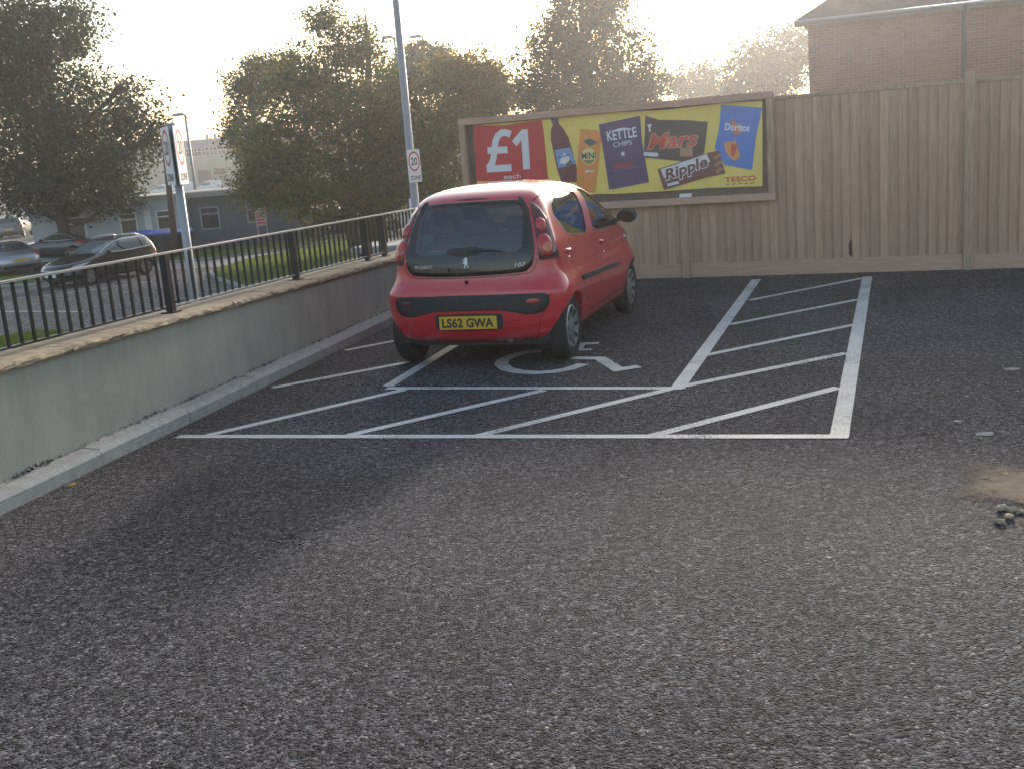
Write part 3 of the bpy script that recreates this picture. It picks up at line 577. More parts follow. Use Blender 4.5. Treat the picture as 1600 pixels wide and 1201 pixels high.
rc = BB['ripple_ch']
for k in range(3):
    u = (k + .5) / 3; x_ = rc[0][0] * .3 + rc[1][0] * .7 + .01 * k; z_ = rc[1][1] * (1 - u) + rc[2][1] * u
    flat('printed_chunk', [(x_ - .05, z_ - .02), (x_ + .03, z_ + .03), (x_ + .055, z_ + .0), (x_ - .02, z_ - .05)], ink('chunk_brown', (.42, .20, .12)), bn, 11)
flat('printed_label', BB['ripple_lab'], I_W, bn, 11)
db = ink('pack_blue', (.05, .22, .62)); flat('printed_pack', BB['doritos'], db, bn, 7)
flat('printed_triangle', BB['dor_tri'], ink('flame_orange', (.75, .16, .05)), bn, 8)
dt = BB['dor_txt']; put('pack_text', 'Doritos', ((dt[0][0] + dt[1][0]) / 2, (dt[0][1] + dt[1][1]) / 2 + .03), .30, .088, I_W, bn, 9, ang=-.13, bold=.03)
dc = BB['dor_chip']; flat('printed_crisp', dc, ink('crisp_orange', (.80, .33, .10)), bn, 8)
flat('printed_salsa', [(dc[1][0] - .05, dc[1][1] - .03), (dc[1][0] + .02, dc[1][1] - .06), (dc[3][0] + .01, dc[3][1] + .05), (dc[3][0] - .03, dc[3][1] + .08)], ink('salsa_red', (.62, .07, .05)), bn, 9)
c, w, h = mid('tesco_txt'); put('shop_name', 'TESCO', (c[0], c[1] + .0), w, .062, ink('tesco_red', (.72, .07, .05)), bn, 8, bold=.025)
td = BB['tesco_dash']
for k in range(5):
    x_ = td[0][0] + (td[1][0] - td[0][0]) * (k + .1) / 5; z_ = td[0][1] + (td[1][1] - td[0][1]) * k / 5
    flat('logo_stripe', [(x_, z_ - .006), (x_ + .042, z_ - .003), (x_ + .052, z_ + .007), (x_ + .012, z_ + .005)], ink('stripe_navy', (.04, .05, .16)), bn, 8)
mk('maker_plate', [(p[0], -.0575, p[1]) for p in BB['tag']], [(0, 1, 2, 3)], M_WHITE, bb)
# ------------------------------------------------------------------ beyond the wall: verges, road paint
MS = DATA['misc']
M_GRASS = mat('grass', (0.12, 0.17, 0.035), 0.9, var=0.5, vscale=2.5, bump=.03, bscale=25)
M_BLADE = leafmat('grass_blades', [(.07, .12, .025), (.13, .19, .04), (.18, .22, .06)], .5)
def cen(poly): return (sum(p[0] for p in poly) / len(poly), sum(p[1] for p in poly) / len(poly))
def grow(poly, k): c = cen(poly); return [(c[0] + (p[0] - c[0]) * (1 + k / math.hypot(p[0] - c[0], p[1] - c[1])), c[1] + (p[1] - c[1]) * (1 + k / math.hypot(p[0] - c[0], p[1] - c[1]))) for p in poly]
def inside(p, poly):
    r = False; j = len(poly) - 1
    for i in range(len(poly)):
        a, b_ = poly[i], poly[j]
        if (a[1] > p[1]) != (b_[1] > p[1]) and p[0] < (b_[0] - a[0]) * (p[1] - a[1]) / (b_[1] - a[1]) + a[0]: r = not r
        j = i
    return r
def verge(name, poly, blades, seed):
    setp(B().prism(grow(poly, .14), ZO - .05, ZO + .10).build('verge_kerb', M_CONC), kind='structure')
    g = setp(B().prism(poly, ZO - .04, ZO + .13).build(name, M_GRASS), kind='structure')
    rn = random.Random(seed); xs = [p[0] for p in poly]; ys = [p[1] for p in poly]; b = B(); k = 0; tints = []
    while k < blades:
        p = (rn.uniform(min(xs), max(xs)), rn.uniform(min(ys), max(ys)))
        if not inside(p, poly): continue
        a = rn.uniform(0, 6.28); h = rn.uniform(.03, .09); w = .012; dx, dy = math.cos(a) * w, math.sin(a) * w; lx, ly = rn.uniform(-.04, .04), rn.uniform(-.04, .04)
        b.add([(p[0] - dx, p[1] - dy, ZO + .125), (p[0] + dx, p[1] + dy, ZO + .125), (p[0] + lx, p[1] + ly, ZO + .13 + h)], [(0, 1, 2)]); tints += [rn.random()] * 3; k += 1
    o = setp(b.build('grass', M_BLADE), 'short green grass on the ' + name.replace('_', ' '), 'grass', kind='stuff')
    at = o.data.attributes.new('tint', 'FLOAT', 'POINT'); at.data.foreach_set('value', tints)
verge('roadside_lawn', DATA['island'], 26000, 1)
verge('road_edge_verge', DATA['verge_far'], 4000, 2)
verge('verge_by_the_hut', DATA['verge_shed'], 9000, 3)
verge('verge_below_the_wall', DATA['near_grass'], 6000, 4)
M_PAVE = mat('pale_pavement', (0.30, 0.29, 0.27), 0.9, var=.2, vscale=3)
setp(B().prism(DATA['pave'], ZO - .02, ZO + .006).build('pavement', M_PAVE), kind='structure')
M_LINE = mat('street_line_paint', (.62, .62, .58), .7, var=.3, vscale=4)
street = bpy.data.objects['street']
for pts, w in DATA['roadlines']: mk('marking_line', *ribbon(pts, w, ZO + .005), M_LINE, street)
for pts in DATA['dashes']: mk('marking_dash', *ribbon(pts, .12, ZO + .005), M_LINE, street)

# ------------------------------------------------------------------ poles and signs
def roundel_sign(parent, cx, cz, w, h, yoff, m_back, rz):
    """plate with red ring, 20 and ZONE, facing local -y"""
    p = B().box(cx - w / 2, cx + w / 2, yoff, yoff + .012, cz - h / 2, cz + h / 2).build('sign_plate', M_WHITE, parent, rotz=rz)
    r = w * .44; zc_ = cz + h * .14; y = yoff - .002
    def ring(r0, r1, n=32):
        v = [(cx + rr * math.cos(a), y, zc_ + rr * math.sin(a)) for rr in (r0, r1) for a in np.linspace(0, 6.2832, n + 1)[:-1]]
        return v, [(i, (i + 1) % n, n + (i + 1) % n, n + i) for i in range(n)]
    mk('red_ring', *ring(r * .80, r), M_RED, p)
    lettering('sign_number', '20', lambda a, q: (cx + a, y - .001, zc_ + q), r * 1.12, r * .78, M_BLACK, p, bold=.02)
    lettering('sign_word', 'ZONE', lambda a, q: (cx + a, y - .001, cz - h * .37 + q), w * .8, h * .13, M_BLACK, p, bold=.02)
    B().box(cx - w / 2, cx + w / 2, yoff + .0125, yoff + .016, cz - h / 2, cz + h / 2).build('sign_back', m_back, p)
    B().box(cx - w / 4, cx + w / 4, yoff + .017, yoff + .04, cz - .02, cz + .02).build('sign_clip', m_back, p)
    return p
x, y = -4.81, 17.0
sp = thing('zone_sign_post', 'grey signpost with two 20 zone plates set back to back beside the railing', 'signpost', (x, y, ZO))
B().tube([(0, 0, 0), (0, 0, 4.05)], [.068, .062], 14).build('pole', M_GALV, sp, True)
B().tube([(0, 0, 4.051), (0, 0, 4.34)], [.085, .08], 12).build('pole_cap', M_GREYP, sp, True)
for ang, off in ((R(94), 0.0), (R(-64), 0.0)):
    roundel_sign(sp, -.02, 3.86, .62, .86, -.10, M_GREYP, ang)
x, y = -2.07, 28.0
lp_ = thing('lamp_column', 'tall grey lamp column carrying a 20 zone plate, rising out of the top of the picture', 'lamp post', (x, y, ZO))
B().tube([(0, 0, 0), (0, 0, 2.0), (0, 0, 2.01), (0, 0, 9.2)], [.13, .13, .105, .075], 14).build('column', M_GALV, lp_, True)
roundel_sign(lp_, -.08, 3.29, .56, .80, -.14, M_GREYP, R(60))
B().box(-.14, -.09, -.14, -.12, 1.6, 2.5).build('notice', M_WHITE, lp_)
B().tube([(0, 0, 9.2), (.1, -.3, 9.5), (.2, -1.0, 9.55)], [.06, .045, .04], 10).build('arm', M_GALV, lp_, True)
B().box(.08, .36, -1.55, -.95, 9.47, 9.60).build('lantern', M_GREYP, lp_, bevel=.03)
def street_lamp(x, y, top, dirx, label):
    t = thing('street_lamp', label, 'street lamp', (x, y, ZO)); h = top - ZO
    B().tube([(0, 0, 0), (0, 0, h)], [.11, .06], 10).build('column', M_GALV, t, True)
    B().tube([(0, 0, h - .04), (dirx * .35, 0, h + .02)], [.05, .04], 8).build('arm', M_GALV, t, True)
    v = [(dirx * a, b_, h + c) for a, b_, c in ((.1, -.1, -.06), (.1, .1, -.06), (.1, .1, .10), (.1, -.1, .10), (.72, -.12, -.08), (.72, .12, -.08), (.66, .09, .08), (.66, -.09, .08))]
    B().add(v, [(0, 1, 2, 3), (4, 7, 6, 5), (0, 4, 5, 1), (1, 5, 6, 2), (2, 6, 7, 3), (3, 7, 4, 0)]).build('lantern', M_GREYP, t, bevel=.02)
a = MS['farlamp'][0]; street_lamp(a[0], 62, a[2], -1, 'slim street lamp with flat lantern in front of the cream building')
a = MS['lampB'][0]; street_lamp(a[0], 62, a[2], -1, 'street lamp with bracket arm standing behind the lamp column')
a = MS['lampC'][0]; street_lamp(a[0] + .35, 62, a[2], -1, 'street lamp whose lantern shows above the olive tree crown')
a = MS['brownpost']
bp_ = thing('telegraph_pole', 'brown wooden pole standing beside the blue lidded bins', 'pole', (a[1][0], 46, ZO))
B().tube([(0, 0, 0), (.1, 0, 2.6), (.17, 0, 4.6)], [.15, .13, .12], 10).build('shaft', mat('weathered_pole', (.12, .075, .05), .9, var=.4, vscale=8, stretch=(6, 6, .5)), bp_, True)
B().tube([(.17, 0, 4.6), (.17, 0, 4.64)], [.13, .10], 10).build('cap', M_GREYP, bp_)
nb = thing('nameplate_board', 'low dark nameplate board on two legs seen from behind the railing', 'sign', (-6.55, 23.0, ZO), R(8))
B().box(-.56, .56, -.02, .02, .62, .98).build('board', mat('board_back', (.05, .055, .05), .6, var=.3, vscale=6), nb)
for x in (-.36, .40): B().box(x - .035, x + .035, .021, .06, 0, .95).build('leg', M_GREYP, nb)

# ------------------------------------------------------------------ hut, bins, far building
hut = thing('portable_hut', 'long low white and grey hut with flat layered roof edge', 'building', (-14.2, 51, ZO))
M_HW = mat('hut_white', (.50, .52, .55), .7, var=.12, vscale=2); M_HG = mat('hut_grey', (.11, .12, .145), .7, var=.25, vscale=2, stretch=(6, 1, .4))
M_PANE = mat('window_pane', (.05, .05, .05), .06, spec=.8, var=.3, vscale=1.5, col2=(.14, .10, .06))
B().box(-7.2, 0, 0, 5, 0, 2.36).build('white_wall', M_HW, hut)
B().box(.002, 5.6, .35, 5, 0, 2.34).build('grey_wall', M_HG, hut)
for k in range(3): B().box(-7.4, 5.8, -.12 - .05 * k, 5.2, 2.365 + .085 * k, 2.44 + .085 * k).build('roof_fascia', mat('fascia_cream', (.42, .40, .35), .7, rnd=.15), hut)
def window(parent, x0, x1, z0_, z1_, y, bars=1, m=M_PANE, horiz=True, frm=M_WHITE):
    fr = B(); t = .07
    fr.box(x0, x1, y - .05, y, z0_, z0_ + t).box(x0, x1, y - .05, y, z1_ - t, z1_).box(x0, x0 + t, y - .049, y, z0_ + t, z1_ - t).box(x1 - t, x1, y - .049, y, z0_ + t, z1_ - t)
    if horiz: zm = z0_ + (z1_ - z0_) * .68; fr.box(x0 + t, x1 - t, y - .047, y, zm - .03, zm + .03)
    w = fr.build('window', frm, parent); B().box(x0 + t, x1 - t, y - .02, y - .004, z0_ + t, z1_ - t).build('pane', m, w); return w
window(hut, -1.46, -.70, 1.00, 1.92, 0); window(hut, -3.15, -2.35, .95, 1.92, 0); window(hut, -5.6, -4.7, .95, 1.92, 0)
B().box(-2.0, -1.7, -.05, 0, .6, 1.95).build('door_post', M_WHITE, hut); B().box(-7.2, -.05, -.03, 0, .62, .72).build('sill_rail', M_WHITE, hut)
window(hut, .45, 1.35, .85, 1.9, .35, m=mat('dark_pane', (.03, .03, .035), .1), frm=M_GREYP); window(hut, 2.6, 3.5, 1.0, 1.9, .35, m=MATS['dark_pane'], frm=M_GREYP)
rs = thing('notice_board', 'small white notice board with red lettering rows beside the grey hut wall', 'sign', (-10.6, 49.6, ZO))
B().box(-.24, .24, 0, .03, .92, 1.62).build('board', mat('notice_pink', (.55, .32, .34), .6), rs)
for x in (-.2, .2): B().box(x - .03, x + .03, .031, .07, 0, 1.6).build('leg', M_GREYP, rs)
for k in range(4): B().box(-.19, .19 - .05 * (k % 2), -.004, 0, 1.02 + .14 * k, 1.09 + .14 * k).build('lettering_row', M_RED, rs)
M_BIN = mat('bin_plastic', (.02, .022, .026), .5); M_LID = mat('blue_lid', (.03, .11, .42), .45)
for i, (x, y, lab) in enumerate([(-14.35, 47, 'black wheeled bin with blue lid beside the white hut wall'), (-13.42, 46.6, 'black wheeled bin with blue lid directly behind the signpost'), (-15.4, 47.4, 'black wheeled bin with blue lid nearest the big tree trunk')]):
    t = thing('wheeled_bin', lab, 'bin', (x, y, ZO), R(-4 + 5 * i), 'bins by the hut')
    v = [(sx * w, sy * d, z) for z, w, d in ((.14, .36, .30), (1.06, .45, .40)) for sx, sy in ((-1, -1), (1, -1), (1, 1), (-1, 1))]
    B().add(v, [(3, 2, 1, 0), (4, 5, 6, 7), (0, 1, 5, 4), (1, 2, 6, 5), (2, 3, 7, 6), (3, 0, 4, 7)]).build('bin_body', M_BIN, t, bevel=.02)
    v = [(-.48, -.43, 1.07), (.48, -.43, 1.07), (.48, .43, 1.07), (-.48, .43, 1.07), (-.44, -.40, 1.13), (.44, -.40, 1.13), (.44, .40, 1.24), (-.44, .40, 1.24)]
    B().add(v, [(3, 2, 1, 0), (4, 5, 6, 7), (0, 1, 5, 4), (1, 2, 6, 5), (2, 3, 7, 6), (3, 0, 4, 7)]).build('lid', M_LID, t)
    for sx in (-.3, .3):
        for sy in (-.24, .24): B().lathe([(-.03, 0.001), (-.03, .07), (.03, .07), (.03, 0.001)], 12, 'x', (sx, sy, .07)).build('wheel', M_BIN, t)
far = thing('cream_works_building', 'long cream works building with ribbon windows and roof flues', 'building', (-41, 170, ZO))
M_CREAM = mat('cream_cladding', (.42, .41, .32), .8, var=.15, vscale=.4); M_SLATE = mat('slate_roof', (.13, .14, .15), .8)
B().box(-18, 18, 0, 14, 0, 5.35).build('wall', M_CREAM, far); B().box(-18, 18, .15, 14, 5.36, 6.78).build('parapet', M_CREAM, far)
rf = B().add([(-18.3, -.3, 6.80), (18.3, -.3, 6.80), (18.3, 3, 7.95), (-18.3, 3, 7.95), (18.3, 14, 7.95), (-18.3, 14, 7.95), (18.3, 14, 6.8), (-18.3, 14, 6.8)], [(0, 1, 2, 3), (3, 2, 4, 5), (5, 4, 6, 7), (0, 3, 5, 7), (1, 6, 4, 2), (0, 7, 6, 1)]).build('roof', M_SLATE, far)
for x in (-9.4, -8.1, -2.4, -1.2, 1.6, 2.7, 6.6): B().tube([(x, 2.2, 7.5), (x, 2.2, 8.6)], .22, 8).build('flue', M_GREYP, rf)
for k in range(29):
    x = -17.4 + k * 1.2; w = B().box(x, x + 1.12, .02, .148, 5.40, 5.50).box(x, x + 1.12, .02, .148, 6.62, 6.74).box(x, x + .1, .02, .148, 5.5, 6.62).box(x + .55, x + .62, .03, .148, 5.5, 6.62).box(x + .1, x + 1.12, .03, .148, 6.1, 6.17).build('window', M_WHITE, far)
    B().box(x + .1, x + 1.12, .09, .13, 5.5, 6.62).build('pane', MATS['dark_pane'], w)
B().box(-18, 18, -.1, .01, 6.74, 6.86).build('eaves', M_WHITE, far)
B().box(-3.95, -2.40, -.08, -.001, 1.5, 3.35).build('loading_door', mat('door_navy', (.05, .055, .08), .6), far); B().box(-2.3, -1.9, -.06, -.001, 1.5, 3.2).build('red_door', mat('door_red', (.3, .1, .08), .6), far)
B().box(-1.6, .1, -.08, -.001, 2.55, 3.35).build('dark_window', MATS['dark_pane'], far); B().box(-1.7, .3, -.05, -.001, 1.2, 2.5).build('grey_panel', mat('panel_grey', (.25, .27, .28), .7), far)

# ------------------------------------------------------------------ brick house beyond the fence (local x along its front)
hs = thing('brick_house', 'brick house with hipped tiled roof, gutter and downpipe above the fence', 'house', (8.5, 30, ZO), math.atan2(-1.4, 3.56))
def brickmat():
    m = bpy.data.materials.new('house_brick'); m.use_nodes = True; n, l = nodes_of(m); b_ = n['Principled BSDF']
    tc = n.new('ShaderNodeTexCoord'); sp_ = n.new('ShaderNodeSeparateXYZ'); cb = n.new('ShaderNodeCombineXYZ'); l.new(tc.outputs['Object'], sp_.inputs[0])
    ad = n.new('ShaderNodeMath'); l.new(sp_.outputs[0], ad.inputs[0]); l.new(sp_.outputs[1], ad.inputs[1]); l.new(ad.outputs[0], cb.inputs[0]); l.new(sp_.outputs[2], cb.inputs[1])
    br = n.new('ShaderNodeTexBrick'); br.inputs['Scale'].default_value = 1.0; br.inputs['Brick Width'].default_value = .225; br.inputs['Row Height'].default_value = .075; br.inputs['Mortar Size'].default_value = .006
    br.inputs['Color1'].default_value = (.33, .15, .095, 1); br.inputs['Color2'].default_value = (.25, .105, .07, 1); br.inputs['Mortar'].default_value = (.36, .32, .27, 1)
    l.new(cb.outputs[0], br.inputs['Vector']); l.new(br.outputs[0], b_.inputs['Base Color']); b_.inputs['Roughness'].default_value = .9
    bp = n.new('ShaderNodeBump'); bp.inputs['Distance'].default_value = .01; bp.invert = True; l.new(br.outputs['Fac'], bp.inputs['Height']); l.new(bp.outputs[0], b_.inputs['Normal']); return m
EZ = 6.12
B().box(0, 13, 0, 9, 0, EZ).build('wall', brickmat(), hs)
o_ = .32
rv = [(-o_, -o_, EZ + .06), (13 + o_, -o_, EZ + .06), (13 + o_, 9 + o_, EZ + .06), (-o_, 9 + o_, EZ + .06), (4.5, 4.5, EZ + 3.3), (8.5, 4.5, EZ + 3.3)]
rf = B().add(rv, [(0, 1, 5, 4), (1, 2, 5), (2, 3, 4, 5), (3, 0, 4), (3, 2, 1, 0)]).build('roof', mat('roof_tiles', (.10, .07, .06), .8, var=.35, vscale=3, bump=.03, bscale=6), hs)
B().box(-o_, 13 + o_, -o_ + .04, -o_ + .07, EZ - .10, EZ + .055).build('fascia', mat('fascia_brown', (.2, .16, .14), .6), rf)
B().tube([(-o_, -o_ - .03, EZ + .02), (13 + o_, -o_ - .03, EZ + .02)], .045, 10).build('gutter', mat('gutter_plastic', (.32, .32, .32), .4), rf, True)
B().tube([(3.8, -o_ - .03, EZ + .0), (3.8, -.09, EZ - .4), (3.8, -.09, .1)], .05, 10).build('downpipe', mat('downpipe_plastic', (.08, .08, .085), .4), hs, True)
for x in (5.6, 8.9): window(hs, x, x + 1.2, 3.6, 4.8, 0.0 - .001)

# ------------------------------------------------------------------ trees
M_BARK = mat('bark', (.085, .07, .055), .95, var=.4, vscale=10, bump=.02, bscale=14, stretch=(3, 3, .7))
def tree(name, label, base, ells, nleaf, leaf, lm, seed, tr, sig=.30, group='trees beyond the wall', stems=1, tintc=.5, tints=.22, lift=0.0):
    rg = np.random.default_rng(seed); t = thing(name, label, 'tree', base, 0, group); bx = Vector(base)
    E_ = [np.array(e) - np.array([*base, 0, 0, 0]) for e in ells]
    top = max(e[2] + e[5] * .5 for e in E_); low = min(e[2] - e[5] for e in E_); mx_ = np.mean([e[0] for e in E_]); my_ = np.mean([e[1] for e in E_])
    b = B()
    for k in range(stems):
        a = k * 2.1 + .4; r0_ = tr * (1 if k == 0 else .7); sx, sy = (0, 0) if stems == 1 else (math.cos(a) * tr * 2.2, math.sin(a) * tr * 2.2)
        pts = []; rad = []
        for i in range(9):
            u = i / 8; pts.append((sx * (1 + u) + (mx_ * .8) * u ** 1.5 + .12 * math.sin(u * 7 + seed + k), sy * (1 + u) + my_ * u * .8 + .1 * math.cos(u * 6 + seed), top * u * (1 if k == 0 else .8))); rad.append(r0_ * (1.35 if i == 0 else 1) * (1 - u) ** .8 + .02)
        b.tube(pts, rad, 10)
        if k == 0: mainp = pts
    for e in E_:                                            # one limb into each mass of foliage, with side twigs
        z_at = max(low * .9, e[2] - max(e[3], e[5]) * 1.3 - .6); u = min(max(z_at / top, .12), .85); i = min(int(u * 8), 7); p0 = Vector(mainp[i]).lerp(Vector(mainp[i + 1]), u * 8 - i); p2 = Vector(e[:3]); d = p2 - p0
        p1 = p0 + d * .5 + Vector((0, 0, -.12 * d.length)); rr = tr * .42 * (1 - u * .5)
        b.tube([p0, p0.lerp(p1, .5), p1, p1.lerp(p2, .5), p2], [rr, rr * .8, rr * .6, rr * .42, rr * .2], 7)
        for q in range(7):
            dv = Vector(rg.normal(size=3)).normalized(); dv.z = abs(dv.z) * .6; pe = p2 + Vector((dv.x * e[3], dv.y * e[4], dv.z * e[5])) * .85
            ps = p1.lerp(p2, rg.uniform(.3, 1)); b.tube([ps, ps.lerp(pe, .5) + Vector((0, 0, .1)), pe], [rr * .3, rr * .2, .012], 5)
    b.build('trunk', M_BARK, t, True)
    wts = np.array([(e[3] * e[4] * e[5]) ** .72 for e in E_]); wts /= wts.sum(); P_ = []; tint = []
    for e, w in zip(E_, wts):
        ncl = max(6, int(nleaf * w / 42)); dirs = rg.normal(size=(ncl, 3)); dirs /= np.linalg.norm(dirs, axis=1)[:, None]
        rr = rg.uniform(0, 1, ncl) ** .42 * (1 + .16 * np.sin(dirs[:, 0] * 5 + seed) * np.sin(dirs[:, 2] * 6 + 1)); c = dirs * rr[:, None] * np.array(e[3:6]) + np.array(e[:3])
        per = rg.poisson(42, ncl); idx = np.repeat(np.arange(ncl), per); sg = sig * rg.uniform(.55, 1.35, ncl)[idx][:, None]
        pos = c[idx] + rg.normal(size=(len(idx), 3)) * sg * np.array([1, 1, .62]) - np.array([0, 0, 1]) * (np.abs(rg.normal(size=(len(idx), 1))) * sg * .35)
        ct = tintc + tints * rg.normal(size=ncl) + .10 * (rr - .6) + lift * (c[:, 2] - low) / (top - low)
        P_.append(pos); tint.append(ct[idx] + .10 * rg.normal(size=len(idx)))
    pos = np.concatenate(P_); tint = np.clip(np.concatenate(tint), 0, 1); keep = pos[:, 2] > .5; pos = pos[keep]; tint = tint[keep]; n = len(pos)
    ax = rg.normal(size=(n, 3)); ax[:, 2] = ax[:, 2] * .6 - .35; ax /= np.linalg.norm(ax, axis=1)[:, None]
    nr = rg.normal(size=(n, 3)) + np.array([0, 0, .8]); sd2 = np.cross(ax, nr); sd2 /= np.linalg.norm(sd2, axis=1)[:, None] + 1e-9; up2 = np.cross(sd2, ax)
    L = leaf * rg.uniform(.6, 1.3, n)[:, None]; v = np.stack([pos - ax * L * .5, pos + sd2 * L * .34 + up2 * L * .10, pos + ax * L * .5, pos - sd2 * L * .34 + up2 * L * .10], 1).reshape(-1, 3)
    me = bpy.data.meshes.new('crown'); me.vertices.add(4 * n); me.loops.add(4 * n); me.polygons.add(n)
    me.vertices.foreach_set('co', v.ravel()); me.loops.foreach_set('vertex_index', np.arange(4 * n)); me.polygons.foreach_set('loop_start', np.arange(n) * 4); me.polygons.foreach_set('loop_total', np.full(n, 4))
    me.materials.append(lm); at = me.attributes.new('tint', 'FLOAT', 'POINT'); at.data.foreach_set('value', np.repeat(tint, 4)); me.update(); me.validate()
    obj('crown', me, t); return t
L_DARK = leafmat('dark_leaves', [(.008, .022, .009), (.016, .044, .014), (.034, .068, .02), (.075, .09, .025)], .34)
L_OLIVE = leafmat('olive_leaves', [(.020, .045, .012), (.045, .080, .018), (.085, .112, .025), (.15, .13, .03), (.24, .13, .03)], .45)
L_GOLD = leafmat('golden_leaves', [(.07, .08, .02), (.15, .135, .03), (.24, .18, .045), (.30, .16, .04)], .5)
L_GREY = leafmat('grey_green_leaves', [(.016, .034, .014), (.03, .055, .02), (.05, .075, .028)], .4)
TT = DATA['trees']; TB = DATA['treebase']
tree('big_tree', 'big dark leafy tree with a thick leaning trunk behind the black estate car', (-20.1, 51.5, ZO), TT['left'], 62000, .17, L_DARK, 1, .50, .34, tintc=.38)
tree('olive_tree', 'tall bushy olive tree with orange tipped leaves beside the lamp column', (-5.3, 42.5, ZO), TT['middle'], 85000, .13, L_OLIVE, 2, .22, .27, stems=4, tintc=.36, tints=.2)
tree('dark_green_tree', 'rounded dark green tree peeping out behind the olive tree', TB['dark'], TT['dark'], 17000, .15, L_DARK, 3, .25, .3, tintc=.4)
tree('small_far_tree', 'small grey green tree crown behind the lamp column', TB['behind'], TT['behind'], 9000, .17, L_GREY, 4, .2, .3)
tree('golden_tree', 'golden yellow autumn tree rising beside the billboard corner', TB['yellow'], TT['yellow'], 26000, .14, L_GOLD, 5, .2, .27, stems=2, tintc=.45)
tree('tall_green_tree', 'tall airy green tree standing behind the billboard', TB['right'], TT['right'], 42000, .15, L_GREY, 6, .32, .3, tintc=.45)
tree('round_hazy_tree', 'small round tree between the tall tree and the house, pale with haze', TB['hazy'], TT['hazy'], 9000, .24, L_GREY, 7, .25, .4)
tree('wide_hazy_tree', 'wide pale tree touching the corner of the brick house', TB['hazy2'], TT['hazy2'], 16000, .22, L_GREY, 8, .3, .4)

def hermite(tab,x):
    xs=[r[0] for r in tab]; n=len(xs)
    if x<=xs[0]: return tab[0][1:]
    if x>=xs[-1]: return tab[-1][1:]
    i=max(k for k in range(n-1) if xs[k]<=x)
    h=xs[i+1]-xs[i]; u=(x-xs[i])/h
    out=[]
    for c in range(1,len(tab[0])):
        def sl(k): return (tab[k+1][c]-tab[k][c])/(xs[k+1]-xs[k])
        def tg(k):
            if k==0: return sl(0)
            if k==n-1: return sl(n-2)
            a,b=sl(k-1),sl(k)
            return 0 if a*b<=0 else 2*a*b/(a+b)
        m0,m1=tg(i),tg(i+1); p0,p1=tab[i][c],tab[i+1][c]
        out.append((2*u**3-3*u*u+1)*p0+(u**3-2*u*u+u)*h*m0+(-2*u**3+3*u*u)*p1+(u**3-u*u)*h*m1)
    return out
class Surf:
    def __init__(s,tab,m=2.6,mf=2.4,humps=(),inset=0):
        s.tab=tab;s.m=m;s.mf=mf;s.humps=humps;s.i=inset
    def sec(s,z):
        w,yr,yf,cr,cf=hermite(s.tab,z); i=s.i
        return w-i,yr+i,yf-i,max(cr-i,.02),max(cf-i,.02)
    def hump(s,y,z):
        return sum(a*math.exp(-((y-y0)/sy)**2-((z-z0)/sz)**2) for a,y0,sy,z0,sz in s.humps)
    def P(s,t,z):
        sg=-1 if t<0 else 1; t=abs(t); w,yr,yf,cr,cf=s.sec(z)
        if t<=1:
            th=t*math.pi/2; x=w*max(math.sin(th),0)**(2/s.m); y=yr+cr*(1-max(math.cos(th),0)**(2/s.m)); k=math.sin(th)
        elif t<=2:
            x=w; y=yr+cr+(t-1)*(yf-cf-yr-cr); k=1
        else:
            th=max(3-t,0)*math.pi/2; x=w*max(math.sin(th),0)**(2/s.mf); y=yf-cf*(1-max(math.cos(th),0)**(2/s.mf)); k=math.sin(th)
        return (sg*(x+k*s.hump(y,z)),y,z)
    def N(s,t,z):
        e=.012
        a=s.P(t+e,z);b=s.P(t-e,z);c=s.P(t,z+e);d=s.P(t,z-e)
        u=[a[i]-b[i] for i in range(3)];v=[c[i]-d[i] for i in range(3)]
        n=(u[1]*v[2]-u[2]*v[1],u[2]*v[0]-u[0]*v[2],u[0]*v[1]-u[1]*v[0])
        L=math.sqrt(sum(q*q for q in n)) or 1
        return tuple(q/L for q in n)
    def Q(s,t,z,off=0):
        p=s.P(t,z);n=s.N(t,z) if off else (0,0,0)
        return tuple(p[i]+off*n[i] for i in range(3))
    def tr(s,x,z):   # rear view x -> t
        w=s.sec(z)[0]; r=min(abs(x)/w,1); t=math.asin(r**(s.m/2))/(math.pi/2); return t if x>=0 else -t
    def ts(s,y,z):   # side view y -> t (right side)
        w,yr,yf,cr,cf=s.sec(z)
        if y<yr+cr:
            c=min(max(1-(y-yr)/cr,0),1); return math.acos(c**(s.m/2))/(math.pi/2)
        if y<=yf-cf: return 1+(y-yr-cr)/(yf-cf-yr-cr)
        c=min(max(1-(yf-y)/cf,0),1); return 3-math.acos(c**(s.mf/2))/(math.pi/2)
